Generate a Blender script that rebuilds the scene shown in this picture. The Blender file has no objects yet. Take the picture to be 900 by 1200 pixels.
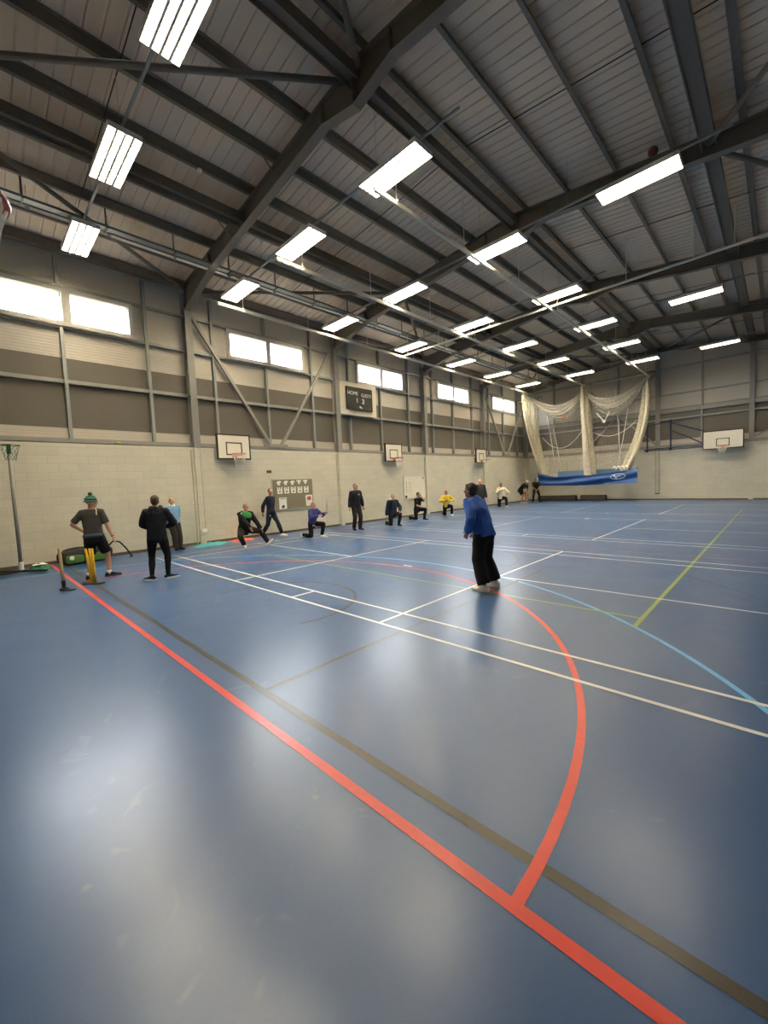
import bpy, math, random
from math import sin, cos, pi, sqrt, radians as R_, atan2
from mathutils import Vector as V, Matrix as M, noise

random.seed(4)
S = bpy.context.scene
C = S.collection

# ------------------------------------------------------------------ materials
def new_mat(name):
    m = bpy.data.materials.new(name); m.use_nodes = True
    nt = m.node_tree
    return m, nt, nt.nodes['Principled BSDF']

def mat(name, col, rough=.6, metal=0.0, spec=.5, noise_amt=0.0, noise_scale=8.0, bump=0.0, bump_scale=60.0, dist=.01):
    m, nt, b = new_mat(name)
    b.inputs['Base Color'].default_value = (*col, 1)
    b.inputs['Roughness'].default_value = rough
    b.inputs['Metallic'].default_value = metal
    b.inputs['Specular IOR Level'].default_value = spec
    tc = nt.nodes.new('ShaderNodeTexCoord')
    if noise_amt:
        n = nt.nodes.new('ShaderNodeTexNoise'); n.inputs['Scale'].default_value = noise_scale; n.inputs['Detail'].default_value = 5
        nt.links.new(tc.outputs['Object'], n.inputs['Vector'])
        mx = nt.nodes.new('ShaderNodeMix'); mx.data_type = 'RGBA'; mx.blend_type = 'MIX'
        a = [c * (1 - noise_amt) for c in col]; d = [min(1, c * (1 + noise_amt)) for c in col]
        mx.inputs[6].default_value = (*a, 1); mx.inputs[7].default_value = (*d, 1)
        nt.links.new(n.outputs['Fac'], mx.inputs[0]); nt.links.new(mx.outputs[2], b.inputs['Base Color'])
    if bump:
        n2 = nt.nodes.new('ShaderNodeTexNoise'); n2.inputs['Scale'].default_value = bump_scale; n2.inputs['Detail'].default_value = 3
        nt.links.new(tc.outputs['Object'], n2.inputs['Vector'])
        bp = nt.nodes.new('ShaderNodeBump'); bp.inputs['Strength'].default_value = bump; bp.inputs['Distance'].default_value = dist
        nt.links.new(n2.outputs['Fac'], bp.inputs['Height']); nt.links.new(bp.outputs['Normal'], b.inputs['Normal'])
    return m

def emit(name, col, strength):
    m = bpy.data.materials.new(name); m.use_nodes = True; nt = m.node_tree
    nt.nodes.clear()
    o = nt.nodes.new('ShaderNodeOutputMaterial'); e = nt.nodes.new('ShaderNodeEmission')
    e.inputs['Color'].default_value = (*col, 1); e.inputs['Strength'].default_value = strength
    nt.links.new(e.outputs[0], o.inputs[0])
    return m

def floor_mat():
    m, nt, b = new_mat('blue_sports_vinyl')
    tc = nt.nodes.new('ShaderNodeTexCoord')
    def nz(scale, detail, dist=0.0):
        n = nt.nodes.new('ShaderNodeTexNoise'); n.inputs['Scale'].default_value = scale; n.inputs['Detail'].default_value = detail
        n.inputs['Distortion'].default_value = dist
        nt.links.new(tc.outputs['Object'], n.inputs['Vector']); return n
    n1 = nz(.9, 6, .6)
    r = nt.nodes.new('ShaderNodeValToRGB'); r.color_ramp.elements[0].position = .3; r.color_ramp.elements[1].position = .75
    r.color_ramp.elements[0].color = (*FLOOR_A, 1); r.color_ramp.elements[1].color = (*FLOOR_B, 1)
    nt.links.new(n1.outputs['Fac'], r.inputs['Fac'])
    # fine speckle of the vinyl
    n2 = nz(240, 2)
    mx = nt.nodes.new('ShaderNodeMix'); mx.data_type = 'RGBA'; mx.blend_type = 'OVERLAY'; mx.inputs[0].default_value = .25
    nt.links.new(r.outputs[0], mx.inputs[6]); nt.links.new(n2.outputs['Fac'], mx.inputs[7])
    # faint pale scuffs from shoes and trolleys
    n5 = nz(2.6, 9, 1.6)
    sr = nt.nodes.new('ShaderNodeMapRange'); sr.inputs['From Min'].default_value = .64; sr.inputs['From Max'].default_value = .72
    sr.inputs['To Max'].default_value = .16
    nt.links.new(n5.outputs['Fac'], sr.inputs['Value'])
    m3 = nt.nodes.new('ShaderNodeMix'); m3.data_type = 'RGBA'; m3.inputs[7].default_value = (.22, .25, .27, 1)
    nt.links.new(sr.outputs[0], m3.inputs[0]); nt.links.new(mx.outputs[2], m3.inputs[6]); nt.links.new(m3.outputs[2], b.inputs['Base Color'])
    n3 = nz(1.7, 8, 1.2)
    mr = nt.nodes.new('ShaderNodeMapRange'); mr.inputs['From Min'].default_value = .3; mr.inputs['From Max'].default_value = .7
    mr.inputs['To Min'].default_value = FLOOR_ROUGH[0]; mr.inputs['To Max'].default_value = FLOOR_ROUGH[1]
    nt.links.new(n3.outputs['Fac'], mr.inputs['Value']); nt.links.new(mr.outputs[0], b.inputs['Roughness'])
    n4 = nz(2.2, 4, .4)
    bp = nt.nodes.new('ShaderNodeBump'); bp.inputs['Strength'].default_value = .16; bp.inputs['Distance'].default_value = .02
    nt.links.new(n4.outputs['Fac'], bp.inputs['Height']); nt.links.new(bp.outputs['Normal'], b.inputs['Normal'])
    b.inputs['Specular IOR Level'].default_value = .55
    return m

def block_mat(name, axis):
    """painted blockwork, courses of 225 mm; axis = the wall's horizontal direction"""
    m, nt, b = new_mat(name)
    tc = nt.nodes.new('ShaderNodeTexCoord'); sp = nt.nodes.new('ShaderNodeSeparateXYZ'); cb = nt.nodes.new('ShaderNodeCombineXYZ')
    nt.links.new(tc.outputs['Object'], sp.inputs[0])
    nt.links.new(sp.outputs[axis], cb.inputs[0]); nt.links.new(sp.outputs['Z'], cb.inputs[1])
    br = nt.nodes.new('ShaderNodeTexBrick')
    br.inputs['Scale'].default_value = 1; br.inputs['Brick Width'].default_value = .45; br.inputs['Row Height'].default_value = .225
    br.inputs['Mortar Size'].default_value = .007; br.inputs['Mortar Smooth'].default_value = .6
    br.inputs['Color1'].default_value = (*[c * .97 for c in BLOCK], 1); br.inputs['Color2'].default_value = (*[c * 1.03 for c in BLOCK], 1)
    br.inputs['Mortar'].default_value = (*[c * .84 for c in BLOCK], 1)
    nt.links.new(cb.outputs[0], br.inputs['Vector'])
    n = nt.nodes.new('ShaderNodeTexNoise'); n.inputs['Scale'].default_value = 1.3; n.inputs['Detail'].default_value = 7
    nt.links.new(tc.outputs['Object'], n.inputs['Vector'])
    mr = nt.nodes.new('ShaderNodeMapRange'); mr.inputs['To Min'].default_value = .88; mr.inputs['To Max'].default_value = 1.1
    nt.links.new(n.outputs['Fac'], mr.inputs['Value'])
    mx = nt.nodes.new('ShaderNodeMix'); mx.data_type = 'RGBA'; mx.blend_type = 'MULTIPLY'; mx.inputs[0].default_value = 1
    nt.links.new(br.outputs['Color'], mx.inputs[6]); nt.links.new(mr.outputs[0], mx.inputs[7])
    nt.links.new(mx.outputs[2], b.inputs['Base Color'])
    n2 = nt.nodes.new('ShaderNodeTexNoise'); n2.inputs['Scale'].default_value = 50
    nt.links.new(tc.outputs['Object'], n2.inputs['Vector'])
    ad = nt.nodes.new('ShaderNodeMath'); ad.operation = 'MULTIPLY_ADD'; ad.inputs[1].default_value = -1.0
    nt.links.new(br.outputs['Fac'], ad.inputs[0])
    sc = nt.nodes.new('ShaderNodeMath'); sc.operation = 'MULTIPLY'; sc.inputs[1].default_value = .3
    nt.links.new(n2.outputs['Fac'], sc.inputs[0]); nt.links.new(sc.outputs[0], ad.inputs[2])
    bp = nt.nodes.new('ShaderNodeBump'); bp.inputs['Strength'].default_value = .35; bp.inputs['Distance'].default_value = .008
    nt.links.new(ad.outputs[0], bp.inputs['Height']); nt.links.new(bp.outputs['Normal'], b.inputs['Normal'])
    b.inputs['Roughness'].default_value = .55
    return m

def ribbed_mat(name, col, period=.08, rough=.45, strength=.2):
    """liner sheet with fine horizontal ribs"""
    m, nt, b = new_mat(name)
    tc = nt.nodes.new('ShaderNodeTexCoord'); sp = nt.nodes.new('ShaderNodeSeparateXYZ')
    nt.links.new(tc.outputs['Object'], sp.inputs[0])
    mu = nt.nodes.new('ShaderNodeMath'); mu.operation = 'MULTIPLY'; mu.inputs[1].default_value = 2 * pi / period
    nt.links.new(sp.outputs['Z'], mu.inputs[0])
    si = nt.nodes.new('ShaderNodeMath'); si.operation = 'SINE'; nt.links.new(mu.outputs[0], si.inputs[0])
    bp = nt.nodes.new('ShaderNodeBump'); bp.inputs['Strength'].default_value = strength; bp.inputs['Distance'].default_value = .01
    nt.links.new(si.outputs[0], bp.inputs['Height']); nt.links.new(bp.outputs['Normal'], b.inputs['Normal'])
    n = nt.nodes.new('ShaderNodeTexNoise'); n.inputs['Scale'].default_value = .8; n.inputs['Detail'].default_value = 4
    nt.links.new(tc.outputs['Object'], n.inputs['Vector'])
    mx = nt.nodes.new('ShaderNodeMix'); mx.data_type = 'RGBA'
    mx.inputs[6].default_value = (*[c * .93 for c in col], 1); mx.inputs[7].default_value = (*[c * 1.07 for c in col], 1)
    nt.links.new(n.outputs['Fac'], mx.inputs[0]); nt.links.new(mx.outputs[2], b.inputs['Base Color'])
    b.inputs['Roughness'].default_value = rough
    return m

def net_mat(name, col, density):
    """knotted cricket netting: strands with see-through holes"""
    m = bpy.data.materials.new(name); m.use_nodes = True; nt = m.node_tree; nt.nodes.clear()
    o = nt.nodes.new('ShaderNodeOutputMaterial'); mx = nt.nodes.new('ShaderNodeMixShader')
    t = nt.nodes.new('ShaderNodeBsdfTransparent')
    d = nt.nodes.new('ShaderNodeBsdfDiffuse'); d.inputs['Color'].default_value = (*col, 1)
    tl = nt.nodes.new('ShaderNodeBsdfTranslucent'); tl.inputs['Color'].default_value = (*col, 1)
    m2 = nt.nodes.new('ShaderNodeMixShader'); m2.inputs[0].default_value = .35
    nt.links.new(d.outputs[0], m2.inputs[1]); nt.links.new(tl.outputs[0], m2.inputs[2])
    tc = nt.nodes.new('ShaderNodeTexCoord'); n = nt.nodes.new('ShaderNodeTexNoise')
    n.inputs['Scale'].default_value = 9; n.inputs['Detail'].default_value = 3
    nt.links.new(tc.outputs['Object'], n.inputs['Vector'])
    mr = nt.nodes.new('ShaderNodeMapRange'); mr.inputs['From Min'].default_value = .3; mr.inputs['From Max'].default_value = .7
    mr.inputs['To Min'].default_value = max(0, density - .12); mr.inputs['To Max'].default_value = min(1, density + .12)
    nt.links.new(n.outputs['Fac'], mr.inputs['Value']); nt.links.new(mr.outputs[0], mx.inputs[0])
    nt.links.new(t.outputs[0], mx.inputs[1]); nt.links.new(m2.outputs[0], mx.inputs[2]); nt.links.new(mx.outputs[0], o.inputs[0])
    return m

def glass_mat(name):
    m = bpy.data.materials.new(name); m.use_nodes = True; nt = m.node_tree; nt.nodes.clear()
    o = nt.nodes.new('ShaderNodeOutputMaterial'); mx = nt.nodes.new('ShaderNodeMixShader')
    t = nt.nodes.new('ShaderNodeBsdfTransparent'); g = nt.nodes.new('ShaderNodeBsdfGlossy'); g.inputs['Roughness'].default_value = .02
    f = nt.nodes.new('ShaderNodeLayerWeight'); f.inputs['Blend'].default_value = .2
    pw = nt.nodes.new('ShaderNodeMath'); pw.operation = 'MULTIPLY'; pw.inputs[1].default_value = .25
    nt.links.new(f.outputs['Facing'], pw.inputs[0]); nt.links.new(pw.outputs[0], mx.inputs[0]); nt.links.new(t.outputs[0], mx.inputs[1]); nt.links.new(g.outputs[0], mx.inputs[2])
    nt.links.new(mx.outputs[0], o.inputs[0])
    return m

FLOOR_A = (.033, .084, .205); FLOOR_B = (.037, .091, .218); FLOOR_ROUGH = (.285, .32)
BLOCK = (.60, .565, .455)
LAMP = 37.0
WORLD = 13.5
EXPOSURE = 2.07

K = {}
K['floor'] = floor_mat()
K['block_y'] = block_mat('painted_blockwork', 'Y'); K['block_x'] = block_mat('painted_blockwork_gable', 'X')
K['liner_light'] = ribbed_mat('light_liner_sheet', (.50, .455, .38))
K['liner_dark'] = ribbed_mat('dark_liner_sheet', (.128, .113, .088), .3, .5, .05)
K['roof'] = mat('roof_liner_sheet', (.63, .515, .395), .45, noise_amt=.08, noise_scale=.6)
K['frame_steel'] = mat('painted_frame_steel', (.15, .128, .10), .5, noise_amt=.1, noise_scale=3)
K['galv'] = mat('galvanised_steel', (.30, .31, .29), .42, .35, noise_amt=.15, noise_scale=12)
K['col_steel'] = mat('grey_column_steel', (.27, .26, .235), .5, noise_amt=.08, noise_scale=4)
K['brace'] = mat('grey_brace_steel', (.30, .285, .25), .5, noise_amt=.08, noise_scale=4)
K['white'] = mat('white_paint', (.80, .78, .72), .45, noise_amt=.03)
K['winframe'] = mat('white_window_frame', (.50, .47, .41), .4, noise_amt=.03)
K['track'] = mat('cream_net_track', (.72, .68, .58), .35, noise_amt=.05)
K['line_white'] = mat('white_court_paint', (.74, .74, .70), .3, noise_amt=.06, noise_scale=20)
K['line_red'] = mat('red_court_paint', (.66, .055, .035), .3, noise_amt=.1, noise_scale=20)
K['line_olive'] = mat('olive_court_paint', (.046, .040, .027), .3, noise_amt=.12, noise_scale=20)
K['line_green'] = mat('lime_court_paint', (.26, .33, .07), .3, noise_amt=.1, noise_scale=20)
K['line_blue'] = mat('pale_blue_court_paint', (.16, .48, .80), .3, noise_amt=.06, noise_scale=20)
K['skirting'] = mat('brown_skirting', (.12, .085, .05), .4, noise_amt=.1)
K['lamp'] = emit('lamp_tubes', (1.0, .86, .62), LAMP)
K['louvre'] = mat('louvre_metal', (.55, .53, .48), .35, .3, noise_amt=.03)
K['black'] = mat('black_plastic', (.012, .012, .012), .4, noise_amt=.1)
K['board'] = mat('cream_backboard', (.78, .73, .62), .4, noise_amt=.03)
K['orange'] = mat('orange_rim_steel', (.65, .13, .05), .35, noise_amt=.08)
K['redrim'] = mat('red_rim_steel', (.42, .05, .035), .35, noise_amt=.08)
K['cord'] = mat('white_net_cord', (.78, .75, .66), .8, noise_amt=.05)
K['blue_steel'] = mat('dark_blue_bracket', (.018, .03, .10), .4, noise_amt=.08)
K['net'] = net_mat('cricket_netting', (.84, .78, .62), .56)
K['net_thick'] = net_mat('gathered_netting', (.84, .78, .63), .90)
K['net_thin'] = net_mat('single_netting', (.75, .70, .57), .16)
K['tarp'] = mat('blue_tarpaulin', (.012, .075, .27), .5, noise_amt=.15, noise_scale=3, bump=.5, bump_scale=4, dist=.03)
K['tarp2'] = mat('faded_blue_tarpaulin', (.12, .22, .40), .45, noise_amt=.15, noise_scale=3)
K['cork'] = mat('olive_pinboard_felt', (.225, .205, .135), .9, noise_amt=.08, noise_scale=40)
K['paper'] = mat('white_paper', (.82, .80, .74), .7, noise_amt=.02)
K['ink'] = mat('dark_ink', (.05, .05, .06), .7, noise_amt=.1)
K['redink'] = mat('red_ink', (.55, .08, .07), .7, noise_amt=.1)
K['wboard'] = mat('whiteboard_enamel', (.76, .72, .60), .2, noise_amt=.02)
K['alu'] = mat('aluminium_trim', (.55, .54, .50), .35, .6, noise_amt=.04)
K['score_face'] = mat('scoreboard_face', (.018, .016, .014), .35, noise_amt=.1)
K['score_panel'] = mat('scoreboard_panel', (.66, .60, .48), .5, noise_amt=.03)
K['digit'] = emit('lit_score_digits', (1.0, .95, .8), .24)
K['wood'] = mat('pale_stump_wood', (.52, .36, .18), .5, noise_amt=.15, noise_scale=30)
K['yellow'] = mat('yellow_stump_plastic', (.75, .47, .02), .4, noise_amt=.06)
K['bag_black'] = mat('black_bag_fabric', (.016, .016, .015), .8, noise_amt=.2, noise_scale=30, bump=.4, bump_scale=15)
K['bag_green'] = mat('green_bag_fabric', (.06, .17, .03), .7, noise_amt=.2, noise_scale=20, bump=.4, bump_scale=15)
K['cloth_green'] = mat('dark_green_cloth', (.03, .15, .085), .85, noise_amt=.2, noise_scale=20)
K['netgreen'] = mat('green_ring_paint', (.02, .10, .05), .5, noise_amt=.1)
K['pole'] = mat('grey_post_paint', (.24, .24, .22), .4, .3, noise_amt=.1)
K['teal'] = mat('turquoise_mat_fabric', (.07, .33, .36), .7, noise_amt=.15, noise_scale=8, bump=.3, bump_scale=8)
K['coral'] = mat('coral_mat_fabric', (.72, .16, .08), .7, noise_amt=.12, noise_scale=8)
K['mat_brown'] = mat('dark_rolled_matting', (.028, .024, .018), .9, noise_amt=.25, noise_scale=30)
K['mat_edge'] = mat('rolled_mat_face', (.075, .063, .04), .85, noise_amt=.2, noise_scale=20)
K['redbox'] = mat('dark_red_box', (.14, .03, .025), .5, noise_amt=.1)
K['glass'] = glass_mat('window_glass')

# ------------------------------------------------------------------ mesh helpers
class MB:
    def __init__(s): s.v = []; s.f = []; s.mi = []; s.cur = 0
    def add(s, vs, fs):
        o = len(s.v); s.v += [tuple(x) for x in vs]; s.f += [tuple(i + o for i in f) for f in fs]; s.mi += [s.cur] * len(fs)
        return s
    def box(s, x0, x1, y0, y1, z0, z1):
        vs = [(x, y, z) for z in (z0, z1) for y in (y0, y1) for x in (x0, x1)]
        return s.add(vs, [(0, 2, 3, 1), (4, 5, 7, 6), (0, 1, 5, 4), (2, 6, 7, 3), (0, 4, 6, 2), (1, 3, 7, 5)])
    def bar(s, p, q, w, h, up=(0, 0, 1)):
        p, q = V(p), V(q); d = (q - p).normalized(); u = V(up)
        if abs(d.dot(u)) > .98: u = V((1, 0, 0))
        r = d.cross(u).normalized() * w / 2; u2 = r.cross(d).normalized() * h / 2
        vs = [b + i * r + j * u2 for b in (p, q) for i, j in ((-1, -1), (1, -1), (1, 1), (-1, 1))]
        return s.add(vs, [(3, 2, 1, 0), (4, 5, 6, 7), (0, 1, 5, 4), (1, 2, 6, 5), (2, 3, 7, 6), (3, 0, 4, 7)])
    def prism(s, poly, axis, a0, a1):
        """poly: 2-D outline (ccw) extruded along axis from a0 to a1"""
        n = len(poly)
        def pt(p, a):
            return {'x': (a, p[0], p[1]), 'y': (p[0], a, p[1]), 'z': (p[0], p[1], a)}[axis]
        vs = [pt(p, a0) for p in poly] + [pt(p, a1) for p in poly]
        fs = [tuple(range(n))[::-1], tuple(range(n, 2 * n))] + [(i, (i + 1) % n, n + (i + 1) % n, n + i) for i in range(n)]
        return s.add(vs, fs)
    def tube(s, pts, r, seg=10, closed=False):
        pts = [V(p) for p in pts]; n = len(pts)
        rs = r if isinstance(r, (list, tuple)) else [r] * n
        u = None; rings = []
        for i, p in enumerate(pts):
            if closed: d = pts[(i + 1) % n] - pts[i - 1]
            else: d = pts[min(i + 1, n - 1)] - pts[max(i - 1, 0)]
            d.normalize()
            if u is None:
                u = V((0, 0, 1)) if abs(d.z) < .9 else V((1, 0, 0))
            u = (u - d * u.dot(d)); u.normalize(); w = d.cross(u)
            rings.append([p + (u * cos(2 * pi * k / seg) + w * sin(2 * pi * k / seg)) * rs[i] for k in range(seg)])
        vs = [v for ring in rings for v in ring]; fs = []
        m = n if closed else n - 1
        for i in range(m):
            j = (i + 1) % n
            for k in range(seg):
                fs.append((i * seg + k, i * seg + (k + 1) % seg, j * seg + (k + 1) % seg, j * seg + k))
        if not closed: fs += [tuple(range(seg))[::-1], tuple(range((n - 1) * seg, n * seg))]
        return s.add(vs, fs)
    def cyl(s, p, q, r, seg=16): return s.tube([p, q], r, seg)
    def ball(s, c, rad, seg=14, rings=9, mtx=None):
        rad = rad if isinstance(rad, (tuple, list)) else (rad,) * 3
        c = V(c); vs = [(0, 0, rad[2])]
        for i in range(1, rings):
            t = pi * i / rings
            vs += [(rad[0] * sin(t) * cos(2 * pi * k / seg), rad[1] * sin(t) * sin(2 * pi * k / seg), rad[2] * cos(t)) for k in range(seg)]
        vs.append((0, 0, -rad[2]))
        vs = [c + ((mtx @ V(v)) if mtx else V(v)) for v in vs]
        fs = [(0, 1 + k, 1 + (k + 1) % seg) for k in range(seg)]
        for i in range(rings - 2):
            a = 1 + i * seg
            fs += [(a + k, a + seg + k, a + seg + (k + 1) % seg, a + (k + 1) % seg) for k in range(seg)]
        l = len(vs) - 1; a = 1 + (rings - 2) * seg
        fs += [(l, a + (k + 1) % seg, a + k) for k in range(seg)]
        return s.add(vs, fs)
    def mesh(s, name, mats, smooth=False):
        me = bpy.data.meshes.new(name); me.from_pydata(s.v, [], s.f); me.update()
        for m in (mats if isinstance(mats, (list, tuple)) else [mats]): me.materials.append(m)
        if len(me.materials) > 1: me.polygons.foreach_set('material_index', s.mi)
        if smooth: me.polygons.foreach_set('use_smooth', [True] * len(me.polygons))
        return me
    def build(s, name, mats, parent=None, smooth=False, loc=None, bevel=0.0):
        o = bpy.data.objects.new(name, s.mesh(name, mats, smooth)); C.objects.link(o)
        if loc is not None: o.location = loc
        if parent is not None: o.parent = parent
        if bevel:
            b = o.modifiers.new('bevel', 'BEVEL'); b.width = bevel; b.segments = 2; b.limit_method = 'ANGLE'
        return o

def tag(o, label=None, cat=None, group=None, kind=None):
    if label: o['label'] = label
    if cat: o['category'] = cat
    if group: o['group'] = group
    if kind: o['kind'] = kind
    return o
def empty(name, loc, rz=0.0):
    o = bpy.data.objects.new(name, None); C.objects.link(o); o.empty_display_size = .2
    o.location = loc; o.rotation_euler = (0, 0, rz); return o
def struct(o): o['kind'] = 'structure'; return o
def copy_tree(o, parent=None):
    c = o.copy(); C.objects.link(c)
    if parent is not None: c.parent = parent
    for ch in list(o.children): copy_tree(ch, c)
    return c

# ------------------------------------------------------------------ the hall (metres; x across, y along, z up)
XL, XR = -14.05, 2.80       # faces of the block walls
YF, YB = -1.30, 30.70
XM = -5.625                 # ridge line
HB = 3.26                   # top of the blockwork
XC = XL - .20               # cladding behind the side columns
FR = [-.68, 5.50, 11.68, 17.86, 24.04, 30.22]
RZ = lambda x: 9.34 - .105 * abs(x - XM)   # underside of purlins (= top of rafters)

MB().box(XL - .4, XR + .4, YF - .4, YB + .4, -.12, 0).build('floor', K['floor'])
floor = bpy.data.objects['floor']; struct(floor)

# --- court markings lie on the floor: parts of it
LW = .05
class Lines(MB):
    k = 0
    def lay(s, pts, w, z):
        s.k += 1; z += s.k * .00003
        pts = [V((p[0], p[1], z)) for p in pts]; n = len(pts); L = []; Rr = []
        for i in range(n):
            d = (pts[min(i + 1, n - 1)] - pts[max(i - 1, 0)]).normalized(); nn = V((-d.y, d.x, 0)) * w / 2
            L.append(pts[i] + nn); Rr.append(pts[i] - nn)
        s.add(Rr + L, [(i, i + 1, n + i + 1, n + i) for i in range(n - 1)]); return s
    def x(s, y, x0, x1, w=LW, z=.0012): return s.lay([(x0, y), (x1, y)], w, z)
    def y(s, x, y0, y1, w=LW, z=.0012): return s.lay([(x, y0), (x, y1)], w, z)
    def arc(s, cx, cy, r, a0, a1, w=LW, z=.0012, n=72):
        return s.lay([(cx + r * cos(R_(a0 + (a1 - a0) * i / n)), cy + r * sin(R_(a0 + (a1 - a0) * i / n))) for i in range(n + 1)], w, z)
def court(y0, name):
    l = Lines(); y1 = y0 + 6.1; xa, xb = XM - 6.70, XM + 6.70; z = .0030
    for yy in (y0, y0 + .46, y1 - .46, y1): l.x(yy, xa, xb, .045, z)
    for xx in (xa, xa + .76, xb - .76, xb): l.y(xx, y0, y1, .045, z)
    for sx in (-1, 1):
        l.y(XM + sx * 2.0, y0, y1, .045, z)
        l.x((y0 + y1) / 2, XM + sx * 2.0, XM + sx * 6.70, .045, z)
    l.y(XM, y0, y0 + .46, .045, z); l.y(XM, y1 - .46, y1, .045, z)
    o = l.build(name, K['line_white'], floor); return o
for y0 in (3.52, 11.66, 20.05): court(y0, 'badminton_court_lines')
l = Lines()
l.x(1.43, XL, XR, .062, .0024); l.arc(XM, 1.43, 4.87, 0, 180, .055, .0024); l.x(10.25, XL, XR, .025, .0024); l.x(20.3, XL, XR, .025, .0024)
l.build('netball_court_lines', K['line_red'], floor)
l = Lines()
l.x(1.67, XL + .35, XR - .35, .06, .0018)
for sx in (-1, 1): l.y(XM + sx * 2.42, 1.67, 7.46, .045, .0018)
l.x(7.46, XM - 2.42, XM + 2.42, .03, .0018); l.arc(XM, 7.46, 1.75, 0, 180, .04, .0018); l.arc(XM, 3.23, 1.25, -16, 196, .04, .0018)
l.arc(XM, 3.23, 6.78, 8, 172, .03, .0018); l.y(XM - 6.7, 1.67, 4.2, .03, .0018); l.y(XM + 6.7, 1.67, 4.2, .03, .0018)
l.build('basketball_court_lines', K['line_olive'], floor)
l = Lines()
l.y(XM + 4.45, 5.2, 23.5, .05, .0021); l.y(XM - 4.45, 5.2, 23.5, .035, .0021); l.x(5.56, XM - 4.45, XM + 4.45, .04, .0021)
l.build('volleyball_court_lines', K['line_green'], floor)
l = Lines()
l.arc(XM, .22, 6.68, 0, 180, .05, .0015); l.y(XM - 6.68, -1.2, .22, .05, .0015); l.y(XM + 6.68, -1.2, .22, .05, .0015)
l.build('goal_area_line', K['line_blue'], floor)
l = Lines()
l.x(6.42, XM - .15, XM + .09, .05, .0034); l.x(17.5, XM - .1, XM + .1, .05, .0034)
l.build('white_court_ticks', K['line_white'], floor)

# --- walls
def wall_block(name, x0, x1, y0, y1, m): return struct(MB().box(x0, x1, y0, y1, 0, HB).build(name, m))
wall_block('wall_left', XL - .22, XL, YF - .22, YB + .22, K['block_y'])
wall_block('wall_right', XR, XR + .22, YF - .22, YB + .22, K['block_y'])
wall_block('wall_back', XL, XR, YB, YB + .22, K['block_x'])
wall_block('wall_front', XL, XR, YF - .22, YF, K['block_x'])
struct(MB().box(XL, XL + .012, YF, YB, 0, .085).build('baseboard_left', K['skirting']))
struct(MB().box(XL, XR, YB - .012, YB, 0, .075).build('baseboard_back', K['skirting']))
struct(MB().box(XR - .012, XR, YF, YB, 0, .085).build('baseboard_right', K['skirting']))
struct(MB().box(XL, XR, YF, YF + .012, 0, .085).build('baseboard_front', K['skirting']))

BAND = [(HB, 3.71, 'liner_light'), (3.71, 5.63, 'liner_dark'), (5.63, 9.2, 'liner_light')]
WIN = [(f + 1.36, f + 4.62) for f in FR[:5]]; WZ0, WZ1 = 6.50, 7.50
def clad_side(x, holes, name, sgn):
    """side cladding sheet in coloured bands with the window openings cut out"""
    ms = [K['liner_light'], K['liner_dark']]
    b = MB()
    def rect(y0, y1, z0, z1, k):
        b.cur = k; b.box(x - .03 * (sgn < 0), x + .03 * (sgn > 0), y0, y1, z0, z1)
    rect(YF - .2, YB + .2, HB, 3.71, 0); rect(YF - .2, YB + .2, 3.71, 5.63, 1); rect(YF - .2, YB + .2, 5.63, WZ0, 0)
    rect(YF - .2, YB + .2, WZ1, 8.72, 0)
    yy = YF - .2
    for a, c in holes: rect(yy, a, WZ0, WZ1, 0); yy = c
    rect(yy, YB + .2, WZ0, WZ1, 0)
    return struct(b.build(name, ms))
clad_side(XC, WIN, 'wall_left_cladding', -1)
clad_side(XR + .2, [], 'wall_right_cladding', 1)
def clad_end(y, name, sgn):
    b = MB(); ms = [K['liner_light'], K['liner_dark']]
    y0, y1 = (y, y + .03) if sgn > 0 else (y - .03, y)
    b.cur = 0; b.box(XL - .2, XR + .2, y0, y1, HB, 3.74); b.cur = 1; b.box(XL - .2, XR + .2, y0, y1, 3.74, 5.66); b.cur = 0
    b.prism([(XL - .2, 5.66), (XR + .2, 5.66), (XR + .2, 8.66), (XM, 9.6), (XL - .2, 8.66)], 'y', y0, y1)
    return struct(b.build(name, ms))
clad_end(YB + .15, 'wall_back_cladding', 1)
clad_end(YF - .15, 'wall_front_cladding', -1)

# --- roof liner: trapezoid ribs running up each slope
def roof_slope(name, sgn):
    b = MB(); ys = []
    p = .25; y = YF - .3
    while y < YB + .3:
        ys += [(y, 0), (y + .205, 0), (y + .217, .022), (y + .238, .022)]; y += p
    xe = XL - .35 if sgn < 0 else XR + .35
    n = len(ys); vs = []
    for (yy, dz) in ys: vs += [(xe, yy, RZ(xe) + .205 + dz), (XM, yy, RZ(XM) + .205 + dz)]
    for (yy, dz) in ys: vs += [(xe, yy, RZ(xe) + .27), (XM, yy, RZ(XM) + .27)]
    fs = [(2 * i, 2 * i + 1, 2 * i + 3, 2 * i + 2) for i in range(n - 1)] + [(2 * n + 2 * i, 2 * n + 2 * i + 2, 2 * n + 2 * i + 3, 2 * n + 2 * i + 1) for i in range(n - 1)]
    b.add(vs, fs); return struct(b.build(name, K['roof']))
roof_slope('ceiling_left_slope', -1); roof_slope('ceiling_right_slope', 1)

# purlins: cold-formed zeds
for off in (.30, 1.45, 2.60, 3.75, 4.95, 6.10, 7.25):
    for sg in (-1, 1):
        x = XM + sg * off; z = RZ(x); b = MB()
        b.box(x - .004, x + .004, YF - .1, YB + .1, z, z + .2)
        b.box(x, x + sg * .075, YF - .1, YB + .1, z, z + .006); b.box(x - sg * .07, x, YF - .1, YB + .1, z + .194, z + .2)
        b.box(x + sg * .069, x + sg * .075, YF - .1, YB + .1, z, z + .02)
        struct(b.build('ceiling_purlin', K['frame_steel']))
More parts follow.
